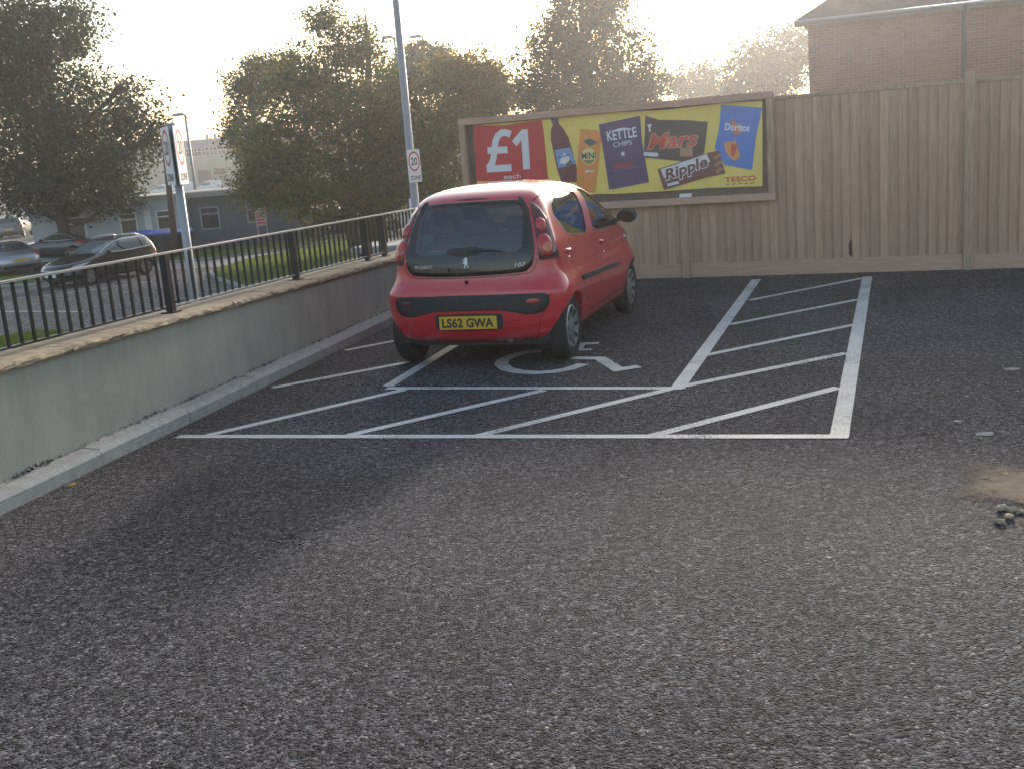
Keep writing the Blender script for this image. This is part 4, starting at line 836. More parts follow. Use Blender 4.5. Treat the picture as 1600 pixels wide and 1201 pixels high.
#  z, w, yr, yf, cr, cf
TAB107=[(0.19, 0.68, -0.22, 2.8, 0.213, 0.5), (0.24, 0.755, -0.36, 2.88, 0.246, 0.6), (0.3, 0.785, -0.4, 2.93, 0.271, 0.65), (0.4, 0.8, -0.425, 2.965, 0.295, 0.7), (0.54, 0.805, -0.43, 2.98, 0.303, 0.72), (0.64, 0.8, -0.425, 2.975, 0.295, 0.74), (0.7, 0.782, -0.405, 2.96, 0.34, 0.74), (0.76, 0.76, -0.385, 2.93, 0.32, 0.72), (0.82, 0.748, -0.378, 2.95, 0.31, 0.7), (0.88, 0.742, -0.372, 2.84, 0.3, 0.66), (0.94, 0.736, -0.36, 2.68, 0.29, 0.6), (1.0, 0.724, -0.34, 2.54, 0.28, 0.56), (1.1, 0.69, -0.3, 2.3, 0.27, 0.52), (1.2, 0.652, -0.255, 2.11, 0.26, 0.48), (1.3, 0.608, -0.2, 1.9, 0.25, 0.44), (1.37, 0.568, -0.15, 1.72, 0.24, 0.42), (1.42, 0.53, -0.085, 1.54, 0.23, 0.4), (1.46, 0.47, 0.02, 1.32, 0.22, 0.34), (1.49, 0.37, 0.2, 1.12, 0.18, 0.25), (1.51, 0.2, 0.4, 0.9, 0.1, 0.1)]
HUMP107=((0.04, 0.0, 0.32, 0.56, 0.17), (0.03, 2.34, 0.3, 0.58, 0.17))
# ------------------------------------------------------------------ cars: lofted bodies, panels laid on the body surface
def radial(poly, c, n):
    """distance from c to the outline for n directions (outline star-shaped about c)"""
    out = []
    for i in range(n):
        a = 2 * math.pi * i / n; dx, dy = math.cos(a), math.sin(a); best = 0
        for (x0, y0), (x1, y1) in zip(poly, poly[1:] + poly[:1]):
            ex, ey = x1 - x0, y1 - y0; den = dx * ey - dy * ex
            if abs(den) < 1e-12: continue
            t = ((x0 - c[0]) * ey - (y0 - c[1]) * ex) / den; u = ((x0 - c[0]) * dy - (y0 - c[1]) * dx) / den
            if t > 0 and -1e-6 <= u <= 1 + 1e-6: best = max(best, t)
        out.append(best)
    return out
def rounded(poly, r=.22, k=3):
    out = []
    for i, p in enumerate(poly):
        a, b_ = poly[i - 1], poly[(i + 1) % len(poly)]
        for q in range(k + 1):
            u = q / k; A = (p[0] + (a[0] - p[0]) * r, p[1] + (a[1] - p[1]) * r); Bq = (p[0] + (b_[0] - p[0]) * r, p[1] + (b_[1] - p[1]) * r)
            out.append(tuple((1 - u) ** 2 * A[j] + 2 * u * (1 - u) * p[j] + u * u * Bq[j] for j in (0, 1)))
    return out
def patch(fn, poly, n=48, rings=6, off=.004, skirt=0.0, dome=0.0, inner=None, c=None, sx=1.0):
    """panel over a surface fn(a, b, off); a is scaled by sx to even out the two directions"""
    poly = [(p[0] * sx, p[1]) for p in poly]; c = (c[0] * sx, c[1]) if c else (sum(p[0] for p in poly) / len(poly), sum(p[1] for p in poly) / len(poly))
    ro = radial(poly, c, n); ri = radial([(p[0] * sx, p[1]) for p in inner], c, n) if inner else [0] * n; v, f = [], []
    ks = [i / rings for i in range(rings + 1)]
    if not inner: ks = ks[1:]; v.append(fn(c[0] / sx, c[1], off + dome))
    for k in ks:
        for i in range(n):
            a = 2 * math.pi * i / n; r = ri[i] + (ro[i] - ri[i]) * k; v.append(fn((c[0] + r * math.cos(a)) / sx, c[1] + r * math.sin(a), off + dome * math.sqrt(max(0, 1 - k * k))))
    if skirt:
        for i in range(n): a = 2 * math.pi * i / n; v.append(fn((c[0] + ro[i] * 1.0 * math.cos(a)) / sx, c[1] + ro[i] * math.sin(a), off - skirt))
        ks = ks + [2]
    o_ = 0 if inner else 1
    if not inner: f += [(0, 1 + i, 1 + (i + 1) % n) for i in range(n)]
    for k in range(len(ks) - 1):
        for i in range(n): a = o_ + k * n + i; b_ = o_ + k * n + (i + 1) % n; f.append((a, a + n, b_ + n, b_))
    return v, f
def cutter(fn, poly, n=40, o0=.07, o1=-.16, sx=1.0):
    v0, f0 = patch(fn, poly, n, 3, o0, sx=sx); v1, f1 = patch(fn, poly, n, 3, o1, sx=sx); k = len(v0); m = len(v0) - n
    f = list(f0) + [tuple(reversed([i + k for i in q])) for q in f1] + [(m + i, k + m + i, k + m + (i + 1) % n, m + (i + 1) % n) for i in range(n)]
    return v0 + v1, f
def seam(fn, pts, w=.006, off=.0015, sub=6, closed=False):
    P = []
    pts = pts + [pts[0]] if closed else pts
    for a, b_ in zip(pts, pts[1:]):
        for q in range(sub): u = q / sub; P.append((a[0] + (b_[0] - a[0]) * u, a[1] + (b_[1] - a[1]) * u))
    P.append(pts[-1]); Q = [Vector(fn(p[0], p[1], off)) for p in P]; v, f = [], []
    for i, q in enumerate(Q):
        d = (Q[min(i + 1, len(Q) - 1)] - Q[max(i - 1, 0)]).normalized(); e = .01
        nn = (Vector(fn(P[i][0], P[i][1], off + e)) - q).normalized(); s_ = d.cross(nn).normalized() * w / 2; v += [q + s_, q - s_]
        if i: k = 2 * (i - 1); f.append((k, k + 1, k + 3, k + 2))
    return v, f
def loft(S, z0, z1, nz, nt=(10, 16, 12), pw=1.0):
    ts = list(np.linspace(0, 1, nt[0] + 1)) + list(np.linspace(1, 2, nt[1] + 1)[1:]) + list(np.linspace(2, 3, nt[2] + 1)[1:])
    ts = ts + [-t for t in reversed(ts[1:-1])]; n = len(ts); v, f = [], []
    zs = [z0 + (z1 - z0) * (1 - (1 - i / nz) ** pw) for i in range(nz + 1)]
    for z in zs: v += [S.P(t, z) for t in ts]
    for k in range(nz):
        for i in range(n): a, b_ = k * n + i, k * n + (i + 1) % n; f.append((a, b_, b_ + n, a + n))
    f.append(tuple(reversed(range(n)))); f.append(tuple(range(nz * n, nz * n + n)))
    return v, f
def raw(v, f, name='tmp'):
    me = bpy.data.meshes.new(name); me.from_pydata([tuple(p) for p in v], [], f); me.update()
    bm = bmesh.new(); bm.from_mesh(me); bmesh.ops.recalc_face_normals(bm, faces=bm.faces[:]); bm.to_mesh(me); bm.free(); return me
def carve(me, cutters):
    """boolean differences, returns a new mesh"""
    o = bpy.data.objects.new('work', me); C.objects.link(o); cs = []
    for v, f in cutters:
        c = bpy.data.objects.new('cut', raw(v, f)); C.objects.link(c); cs.append(c)
        md = o.modifiers.new('cut', 'BOOLEAN'); md.operation = 'DIFFERENCE'; md.object = c; md.solver = 'EXACT'
    dg = bpy.context.evaluated_depsgraph_get(); out = bpy.data.meshes.new_from_object(o.evaluated_get(dg))
    for c in cs + [o]: bpy.data.objects.remove(c)
    return out
def smooth_by_angle(me, deg=32):
    me.polygons.foreach_set('use_smooth', [True] * len(me.polygons)); bm = bmesh.new(); bm.from_mesh(me)
    for e in bm.edges: e.smooth = not (len(e.link_faces) == 2 and e.calc_face_angle(0) > R(deg))
    bm.to_mesh(me); bm.free(); me.update()
def cyl_cut(x0, x1, y, z, r, n=40):
    b = B().lathe([(x0, r), (x1, r)], n, 'x', (0, y, z)); b.f.append(tuple(reversed(range(n)))); b.f.append(tuple(range(n, 2 * n))); return b.v, b.f

M_TYRE = mat('tyre_rubber', (.016, .016, .017), .85, bump=.003, bscale=60)
M_TRIM = mat('black_plastic', (.022, .023, .026), .6, bump=.0008, bscale=300)
M_GLOSSK = mat('black_glass', (.008, .008, .010), .05, spec=.6)
M_SEAM = mat('panel_gap', (.01, .004, .004), .9)
M_CHROME = mat('chrome', (.7, .7, .72), .15, 1.0)
M_BADGE = mat('badge_silver', (.62, .62, .63), .35, .2); M_SILVER = mat('wheel_silver', (.52, .53, .54), .3, .75)
M_SLOT = mat('wheel_slot', (.02, .02, .02), .7)
M_PLATEY = mat('plate_yellow', (.72, .42, .03), .5); M_PLATEW = mat('plate_white', (.7, .7, .68), .5)
M_LAMPR = mat('lamp_red', (.50, .03, .025), .12, coat=.6); M_LAMPD = mat('lamp_housing', (.10, .012, .018), .12, coat=.6)
M_LAMPO = mat('lamp_amber', (.62, .16, .06), .12, coat=.6); M_LAMPC = mat('lamp_clear', (.55, .56, .58), .08, .4)
M_SEAT = mat('seat_cloth', (.022, .023, .028), .9); M_DASH = mat('dash_plastic', (.025, .025, .028), .7)
def wheel_set(r, w, rim_r, slots=8):
    """tyre, trim, slots as shared meshes, axle along x, outer face at +x"""
    t = B().lathe([(-w / 2 + .02, rim_r * .95), (-w / 2, rim_r * 1.08), (-w / 2, r * .90), (-w / 2 + .018, r * .975), (-w * .25, r), (w * .25, r), (w / 2 - .018, r * .975), (w / 2, r * .90), (w / 2 - .004, rim_r * 1.08), (w / 2 - .014, rim_r)], 40)
    d = B().lathe([(w / 2 - .016, rim_r), (w / 2 - .004, rim_r * .97), (w / 2 - .012, rim_r * .90), (w / 2 - .022, rim_r * .5), (w / 2 - .012, rim_r * .3), (w / 2 - .010, .001)], 40)
    s = []
    for k in range(slots):
        a = 2 * math.pi * k / slots; aw = math.pi / slots * .42
        for q, (r0_, r1_) in enumerate(((.46, .86),)):
            x = lambda rr: w / 2 - .0105 - .010 * (1 - abs(rr - .5) / .5) * 0 + .004
            pts = [(r0_, -aw * .35), (.62, -aw * .9), (r1_, -aw * .8), (r1_ + .02, 0), (r1_, aw * .8), (.62, aw * .9), (r0_, aw * .35)]
            s.append(B().add([(w / 2 - .0185 + .016 * max(0, (p - .46) / .4), rim_r * p * math.cos(a + b_), rim_r * p * math.sin(a + b_)) for p, b_ in pts], [tuple(range(7))]))
    return t, d, s
def add_wheels(car, spots, ws, tm=M_SILVER):
    first = None
    for x, y, r in spots:
        if first is None:
            o = ws[0].build('wheel', M_TYRE, car, True, (x, y, r)); ws[1].build('trim', tm, o, True); [q.build('trim_slot', M_SLOT, o) for q in ws[2]]; first = o
        else:
            o = share(first, car, (x, y, r)); 
            for ch in first.children: share(ch, o)
        o.rotation_euler = (random.uniform(0, 1) if x > 0 else 0, 0, 0 if x > 0 else math.pi)

# ---- the red hatchback
CARROT = -R(19.382)
car = thing('red_hatchback', 'small red five door hatchback parked in the disabled bay, rear window dark', 'car', (-0.183, 9.558, 0), CARROT)
M_PAINTR = mat('red_car_paint', (.60, .014, .024), .30, coat=1.0, spec=.5)
S = Surf(TAB107, humps=HUMP107); fn = S.Q
ff = lambda a, b_, o: S.Q((3 - abs(a)) * (1 if a >= 0 else -1) if a != 0 else 3, b_, o)      # windscreen side: a = 0 at the front centre
mir = lambda L: L + [(-p[0], p[1]) for p in reversed(L) if p[0] > 1e-6]
GL_OUT = rounded(mir([(0, .783), (.24, .79), (.42, .80), (.50, .86), (.53, .95), (.56, 1.15), (.585, 1.31), (.54, 1.375), (.28, 1.386), (0, 1.389)]), .2)
GL_IN = rounded(mir([(0, .965), (.33, .965), (.40, 1.0), (.45, 1.16), (.49, 1.29), (.46, 1.345), (0, 1.36)]), .2)
QW = rounded([(1.84, 1.398), (1.55, 1.388), (1.26, 1.356), (1.12, 1.318), (1.075, 1.261), (1.085, 1.205), (1.14, 1.12), (1.17, 1.055), (1.25, 1.020), (1.46, .992)], .18)
FW = rounded([(1.96, 1.392), (2.12, 1.372), (2.16, 1.271), (2.165, 1.171), (2.165, 1.067), (2.16, .985), (2.0, .960), (1.56, .984)], .14)
WS = rounded(mir([(0, 1.03), (.55, 1.04), (.70, 1.10), (.72, 1.25), (.70, 1.37), (0, 1.40)]), .15)
flip = lambda L: [(-p[0], p[1]) for p in L]
v, f = loft(S, .19, 1.51, 60, pw=1.25)
cav = Surf(TAB107, humps=HUMP107, inset=.038); cv, cf_ = loft(cav, .66, 1.462, 24)
cuts_ = [(cv, cf_)] + [cyl_cut(a, b_, y, .280, .302) for y in (0, 2.34) for a, b_ in ((.50, 1.3), (-1.3, -.50))]
cuts_ += [cutter(fn, GL_IN, sx=.6), cutter(fn, QW, sx=.9), cutter(fn, flip(QW), sx=.9), cutter(fn, FW, sx=.9), cutter(fn, flip(FW), sx=.9), cutter(ff, WS, sx=.6)]
me = carve(raw(v, f, 'body'), cuts_); me.name = 'body'; me.materials.clear(); me.materials.append(M_PAINTR); smooth_by_angle(me)
body = obj('body', me, car)
G_REAR = glass('rear_glass', (.34, .37, .38), .06); G_SIDE = glass('side_glass', (.55, .60, .58), .05)
mk('tailgate_surround', *patch(fn, GL_OUT, 72, 5, .005, .006, inner=GL_IN, c=(0, 1.1), sx=.6), M_GLOSSK, car, True)
rg_ = mk('rear_window', *patch(fn, [(p[0] * 1.01, p[1]) for p in GL_IN], 72, 6, .0035, c=(0, 1.1), sx=.6), G_REAR, car, True)
for L, nm in ((QW, 'rear_door_window'), (FW, 'front_door_window')):
    for q in (L, flip(L)):
        w_ = mk(nm, *patch(fn, q, 48, 5, -.006, sx=.9), G_SIDE, car, True); mk('window_seal', *seam(fn, q, .016, .002, 2, True), M_TRIM, w_)
mk('windscreen', *patch(ff, WS, 48, 6, -.004, sx=.6), G_SIDE, car, True)
# lamps
LH = rounded([(.635, 1.372), (.78, 1.31), (.90, 1.20), (.90, 1.03), (.97, .895), (.56, .885), (.585, 1.08), (.62, 1.30)], .12)
for sgn in (1, -1):
    q = LH if sgn > 0 else flip(LH); h_ = mk('tail_lamp', *patch(fn, q, 48, 5, .006, .008, sx=.6), M_LAMPD, car, True)
    def disc(c, rt_, rz): return [(sgn * (c[0] + rt_ * math.cos(a)), c[1] + rz * math.sin(a)) for a in np.linspace(0, 6.2832, 25)[:-1]]
    mk('upper_lens', *patch(fn, disc((.715, 1.165), .095, .058), 28, 5, .008, dome=.022, sx=.6), M_LAMPR, h_, True)
    mk('lower_lens', *patch(fn, disc((.70, 1.005), .125, .088), 28, 5, .008, dome=.024, sx=.6), M_LAMPR, h_, True)
    mk('indicator_lens', *patch(fn, disc((.705, .985), .07, .045), 20, 3, .028, dome=.006, sx=.6), M_LAMPO, h_, True)
# bumper insert with fog lamps, plate, lettering
INS = rounded(mir([(0, .632), (.40, .626), (.56, .622), (.61, .60), (.60, .53), (.53, .462), (.42, .447), (.34, .455), (.26, .498), (0, .502)]), .2)
ins = mk('bumper_insert', *patch(fn, INS, 90, 5, .007, .010, c=(0, .56), sx=.8), M_TRIM, car, True)
for sgn in (1, -1):
    mk('fog_lamp', *patch(fn, [(sgn * (.435 + .07 * math.cos(a)), .562 + .019 * math.sin(a)) for a in np.linspace(0, 6.28, 21)[:-1]], 20, 3, .009, dome=.004, sx=.8), MATS['lamp_housing'] if sgn < 0 else M_LAMPR, ins, True)
mk('plate_recess', *patch(fn, rounded(mir([(0, .475), (.165, .472), (.185, .46), (.185, .345), (.16, .332), (0, .330)]), .15), 48, 4, .003, sx=.9), M_TRIM, car, True)
pl = B().box(-.26, .26, -.448, -.440, .345, .457).build('number_plate', M_PLATEY, car, bevel=.002)
lettering('plate_text', 'LS62 GWA', lambda a, b_: (a, -.4492, .401 + b_), .465, .080, M_BLACK, pl, bold=.03)
tmap = lambda c, z, o=.0065: (lambda a, b_: S.Q(S.tr(c + a, z + b_), z + b_, o))
lettering('maker_name', 'PEUGEOT', tmap(-.395, .872), .175, .026, M_BADGE, car, bold=.0)
lettering('model_name', '107', tmap(.468, .862), .085, .030, M_BADGE, car, shear=.15)
lion = [(-.30, -1), (-.52, -.95), (-.40, -.62), (-.28, -.35), (-.42, -.2), (-.75, -.12), (-.95, .02), (-.80, .14), (-.45, .08), (-.35, .28), (-.70, .34), (-.92, .52), (-.72, .62), (-.42, .50), (-.38, .78), (-.12, 1.0), (.22, .98), (.42, .80), (.58, .60), (.40, .52), (.62, .32), (.44, .22), (.60, .02), (.40, -.05), (.50, -.30), (.72, -.55), (.86, -.92), (.62, -1), (.52, -.72), (.22, -.42), (.10, -.30), (-.06, -.52), (-.10, -.82), (-.02, -.98)]
bm = bmesh.new(); fc = bm.faces.new([bm.verts.new(tmap(0, .898)(p[0] * .030, p[1] * .045)) for p in lion]); bmesh.ops.triangulate(bm, faces=[fc]); me = bpy.data.meshes.new('lion_emblem'); bm.to_mesh(me); bm.free(); me.materials.append(M_BADGE); obj('lion_emblem', me, car)
B().lathe([(-.018, .001), (-.018, .016), (.01, .018)], 14, 'x').build('tailgate_lock', M_SEAM, car, True, (0, -.384, .737), math.pi / 2)
wp = [Vector(S.Q(S.tr(x, z), z, .028)) for x, z in ((.03, .985), (.12, .992), (.22, .988), (.33, .972))]
wip = B().tube(wp, [.012, .009, .006, .004], 8).build('rear_wiper', M_TRIM, car, True)
mk('wiper_cowl', *patch(fn, rounded([(-.13, .985), (-.05, 1.015), (.02, 1.028), (.07, 1.015), (.10, .985), (.0, .945)], .2), 24, 3, .008, dome=.010, sx=.6), M_TRIM, car, True)
for sgn in (1, -1): mk('hatch_hinge', *patch(fn, rounded([(sgn * .47, 1.405), (sgn * .55, 1.40), (sgn * .57, 1.33), (sgn * .50, 1.305)], .2), 20, 3, .006, dome=.012, sx=.6), M_TRIM, car, True)
M_STK = mat('pale_sticker', (.16, .34, .36), .6)
for pts in ([(-.36, 1.135), (-.24, 1.14), (-.22, 1.07), (-.33, 1.06)], [(-.27, 1.022), (-.10, 1.018), (-.10, .972), (-.27, .970)]): mk('window_sticker', *patch(fn, pts, 16, 2, .0015, sx=.6), M_STK, rg_, True)
mk('sticker_text', *patch(fn, [(-.255, 1.005), (-.13, 1.002), (-.13, .995), (-.255, .997)], 12, 1, .0026, sx=.6), M_WHITE, rg_)
mk('stop_lamp', *patch(fn, rounded(mir([(0, 1.412), (.13, 1.411), (.13, 1.400), (0, 1.400)]), .2), 24, 2, .004, sx=.6), M_LAMPD, car, True)
# panel gaps
def gap(pts, w=.006, nm='panel_seam'):
    for q in (pts, flip(pts)): mk(nm, *seam(fn, q, w), M_SEAM, body)
gap([(0, .772), (.30, .778), (.46, .79), (.525, .84), (.55, .90)])
gap([(.56, .884), (.80, .882), (1.0, .880)]); gap([(.69, 1.36), (.85, 1.39), (1.25, 1.412), (1.6, 1.43), (1.98, 1.445)], .008)
gap([(1.485, .985), (1.50, .90), (1.48, .75), (1.47, .55), (1.50, .33)]); gap([(1.135, 1.13), (1.165, 1.03), (1.165, .90), (1.135, .76), (1.22, .60), (1.30, .33)])
gap([(1.30, .33), (1.9, .33)]); gap([(2.02, .96), (1.98, .80), (1.96, .55), (1.93, .33)]); gap([(.98, .895), (.99, .70), (.985, .62)]); gap([(.60, .60), (.50, .40), (.47, .25)], .004)
for sgn in (1, -1):
    q = lambda L: [(sgn * p[0], p[1]) for p in L]
    mk('rub_strip', *patch(fn, q(rounded([(1.13, .672), (1.88, .612), (1.90, .600), (1.88, .572), (1.13, .628), (1.115, .65)], .12)), 72, 3, .010, .010, sx=1.6), M_TRIM, car, True)
    for t_, z_, z2 in ((1.62, .86, .76), (1.105, .91, .85)):
        h_ = mk('door_handle', *patch(fn, q(rounded([(t_ - .035, z_ + .022), (t_ + .035, z_ + .018), (t_ + .035, z_ - .020), (t_ - .035, z_ - .018)], .3)), 24, 4, .004, dome=.030, sx=1.6), M_PAINTR, car, True)
        mk('key_lock', *patch(fn, [(sgn * (t_ + .004 + .010 * math.cos(a)), z2 + .012 * math.sin(a)) for a in np.linspace(0, 6.28, 13)[:-1]], 12, 2, .004, dome=.006, sx=1.6), M_CHROME, h_, True)
    mk('side_repeater', *patch(fn, [(sgn * (2.03 + .014 * math.cos(a)), .812 + .014 * math.sin(a)) for a in np.linspace(0, 6.28, 15)[:-1]], 14, 3, .003, dome=.012, sx=1.6), M_LAMPC, car, True)
    # mirror: stalk and housing
    bm = bmesh.new(); bmesh.ops.create_uvsphere(bm, u_segments=20, v_segments=12, radius=1)
    for q_ in bm.verts: c_ = q_.co; q_.co = Vector((sgn * (.855 + c_.x * .105), 2.02 + (c_.y if c_.y > 0 else c_.y * .35) * .085, 1.045 + c_.z * .072 * (1 + .12 * c_.x)))
    bmesh.ops.recalc_face_normals(bm, faces=bm.faces[:]); me = bpy.data.meshes.new('door_mirror'); bm.to_mesh(me); bm.free(); me.materials.append(M_TRIM); smooth_by_angle(me); mo_ = obj('door_mirror', me, car)
    B().bar((sgn * .70, 2.05, .995), (sgn * .80, 2.04, 1.015), .05, .04).build('mirror_stalk', M_TRIM, mo_)
    mk('mirror_glass', [(sgn * (.855 + .080 * math.cos(a)), 1.976 + .002 * math.cos(a) - .015 * math.sin(a), 1.045 + .052 * math.sin(a)) for a in np.linspace(0, 6.28, 25)[:-1]], [tuple(range(24))], M_GLOSSK, mo_)  # black puts a dark reflection into the mirror's colour
    for y in (0, 2.34):                                      # dark arch linings
        v, f = [], []
        for i in range(25):
            a = math.pi * i / 24 * 1.16 - .08 * math.pi; v += [(sgn * x, y + .297 * math.cos(a), .280 + .297 * math.sin(a)) for x in (.48, .67)]
            if i: k = 2 * (i - 1); f.append((k, k + 1, k + 3, k + 2))
        B().add(v, f).build('arch_lining', M_TRIM, car)
    ws_t = mk('headlamp', *patch(ff, [(sgn * p[0], p[1]) for p in rounded([(.45, .74), (.80, .80), (.93, .92), (.80, .90), (.50, .82)], .15)], 32, 4, .006, sx=.6), M_LAMPC, car, True)
B().box(-.62, .62, -.22, 2.6, .17, .20).build('underside', M_TRIM, car)
B().tube([(-.62, 0, .25), (.62, 0, .25)], .035, 10).build('rear_axle', M_TRIM, car)
B().tube([(.33, -.33, .235), (.33, .2, .24)], .028, 12).build('exhaust', M_CHROME, car)
add_wheels(car, [(.715, 0, .278), (-.715, 0, .278), (.715, 2.34, .278), (-.715, 2.34, .278)], wheel_set(.279, .160, .186))
# cabin
def seat(x, y, w, ztop, nm='seat'):
    b = B().box(x - w / 2, x + w / 2, y, y + .48, .55, .72); m_ = Matrix.Translation((x, y, .66)) @ Matrix.Rotation(R(14), 4, 'X'); b.box(-w / 2, w / 2, -.10, .02, 0, ztop - .66, m_); o = b.build(nm, M_SEAT, car, bevel=.035); return o, m_
for x in (-.34, .34):
    o, m_ = seat(x, 1.02, .46, 1.16); B().box(-.12, .12, -.08, .0, .535, .72, m_).build('headrest', M_SEAT, o, bevel=.03)
o, m_ = seat(0, .28, 1.14, 1.10, 'rear_bench')
for x in (-.34, .34): B().box(x - .12, x + .12, -.09, -.01, .47, .60, m_).build('headrest', M_SEAT, o, bevel=.03)
B().box(-.64, .64, 1.78, 2.25, .70, .97).build('dashboard', M_DASH, car, bevel=.04)
sw = B()
for i in range(24):
    a, b_ = 2 * math.pi * i / 24, 2 * math.pi * (i + 1) / 24; mt = Matrix.Translation((.34, 1.66, .99)) @ Matrix.Rotation(R(24), 4, 'X'); sw.tube([mt @ Vector((.175 * math.cos(a), 0, .175 * math.sin(a))), mt @ Vector((.175 * math.cos(b_), 0, .175 * math.sin(b_)))], .016, 6, False)
sw.tube([mt @ Vector((-.17, 0, 0)), mt @ Vector((.17, 0, 0))], .02, 6).tube([mt @ Vector((0, 0, 0)), mt @ Vector((0, .2, -.02))], .03, 8); sw.build('steering_wheel', M_DASH, car)
B().box(-.09, .09, 1.47, 1.50, 1.315, 1.365).build('rear_view_mirror', M_DASH, car, bevel=.01)

# ---- cars across the street (one builder, several body shapes)
def shape(kind):
    if kind == 'estate': return [(.20, .70, -.70, 3.40, .4, .6), (.30, .86, -.88, 3.56, .4, .7), (.48, .905, -.94, 3.62, .42, .8), (.66, .905, -.93, 3.56, .4, .85), (.78, .89, -.90, 3.40, .38, .85), (.88, .878, -.88, 3.02, .36, .8), (.96, .86, -.86, 2.55, .35, .7), (1.04, .83, -.83, 2.22, .34, .6), (1.2, .765, -.74, 1.82, .32, .5), (1.34, .695, -.62, 1.42, .3, .45), (1.43, .62, -.50, 1.08, .28, .4), (1.475, .5, -.34, .82, .25, .3), (1.50, .25, -.1, .4, .1, .1)], 2.685, .325, [(-.62, 1.06), (-.50, 1.30), (-.30, 1.385), (.7, 1.41), (1.12, 1.36), (1.55, 1.22), (2.0, 1.03), (.6, 1.0)], (.0, .92)
    if kind == 'coupe': return [(.18, .70, -.62, 3.2, .4, .6), (.30, .86, -.80, 3.36, .42, .8), (.48, .92, -.86, 3.42, .5, .9), (.64, .925, -.84, 3.36, .5, .9), (.76, .91, -.78, 3.16, .48, .85), (.85, .89, -.66, 2.75, .45, .8), (.92, .86, -.48, 2.3, .42, .7), (1.02, .80, -.18, 1.92, .4, .6), (1.14, .73, .14, 1.62, .36, .5), (1.25, .65, .45, 1.32, .3, .4), (1.31, .54, .65, 1.12, .2, .3), (1.345, .25, .8, .95, .08, .08)], 2.47, .33, [(-.12, .965), (.22, 1.10), (.55, 1.22), (1.0, 1.24), (1.42, 1.12), (1.75, .965), (.8, .94)], (.75, .75)
    if kind == 'van': return [(.24, .75, -.70, 2.95, .2, .5), (.40, .86, -.80, 3.05, .2, .6), (.8, .88, -.80, 3.02, .2, .6), (1.0, .87, -.79, 2.85, .2, .6), (1.15, .855, -.79, 2.45, .2, .5), (1.5, .80, -.77, 2.0, .2, .4), (1.72, .76, -.74, 1.65, .2, .3), (1.80, .68, -.62, 1.4, .15, .2), (1.84, .4, -.2, .8, .1, .1)], 2.6, .31, [(1.0, 1.13), (1.0, 1.55), (1.65, 1.58), (2.15, 1.18)], (.4, 1.6)
    return [(.19, .68, -.40, 2.95, .3, .5), (.28, .80, -.55, 3.08, .34, .65), (.48, .845, -.60, 3.15, .38, .75), (.68, .845, -.58, 3.10, .36, .78), (.82, .83, -.54, 2.86, .33, .74), (.93, .81, -.50, 2.45, .3, .64), (1.03, .77, -.46, 2.12, .28, .55), (1.2, .70, -.38, 1.75, .26, .48), (1.34, .62, -.27, 1.36, .25, .42), (1.42, .54, -.12, 1.05, .23, .38), (1.45, .42, .05, .85, .2, .28), (1.47, .2, .3, .6, .1, .1)], 2.5, .31, [(-.18, 1.05), (-.02, 1.30), (.5, 1.36), (.95, 1.33), (1.45, 1.16), (1.8, 1.02), (.8, .98)], (.15, .75)
M_BGLASS = mat('dark_car_glass', (.045, .055, .06), .04, spec=.9); M_BGLASS2 = mat('pale_car_glass', (.16, .19, .19), .05, spec=.9)
WSET = {}; M_ALLOY = mat('dull_alloy', (.14, .14, .15), .4, .6)
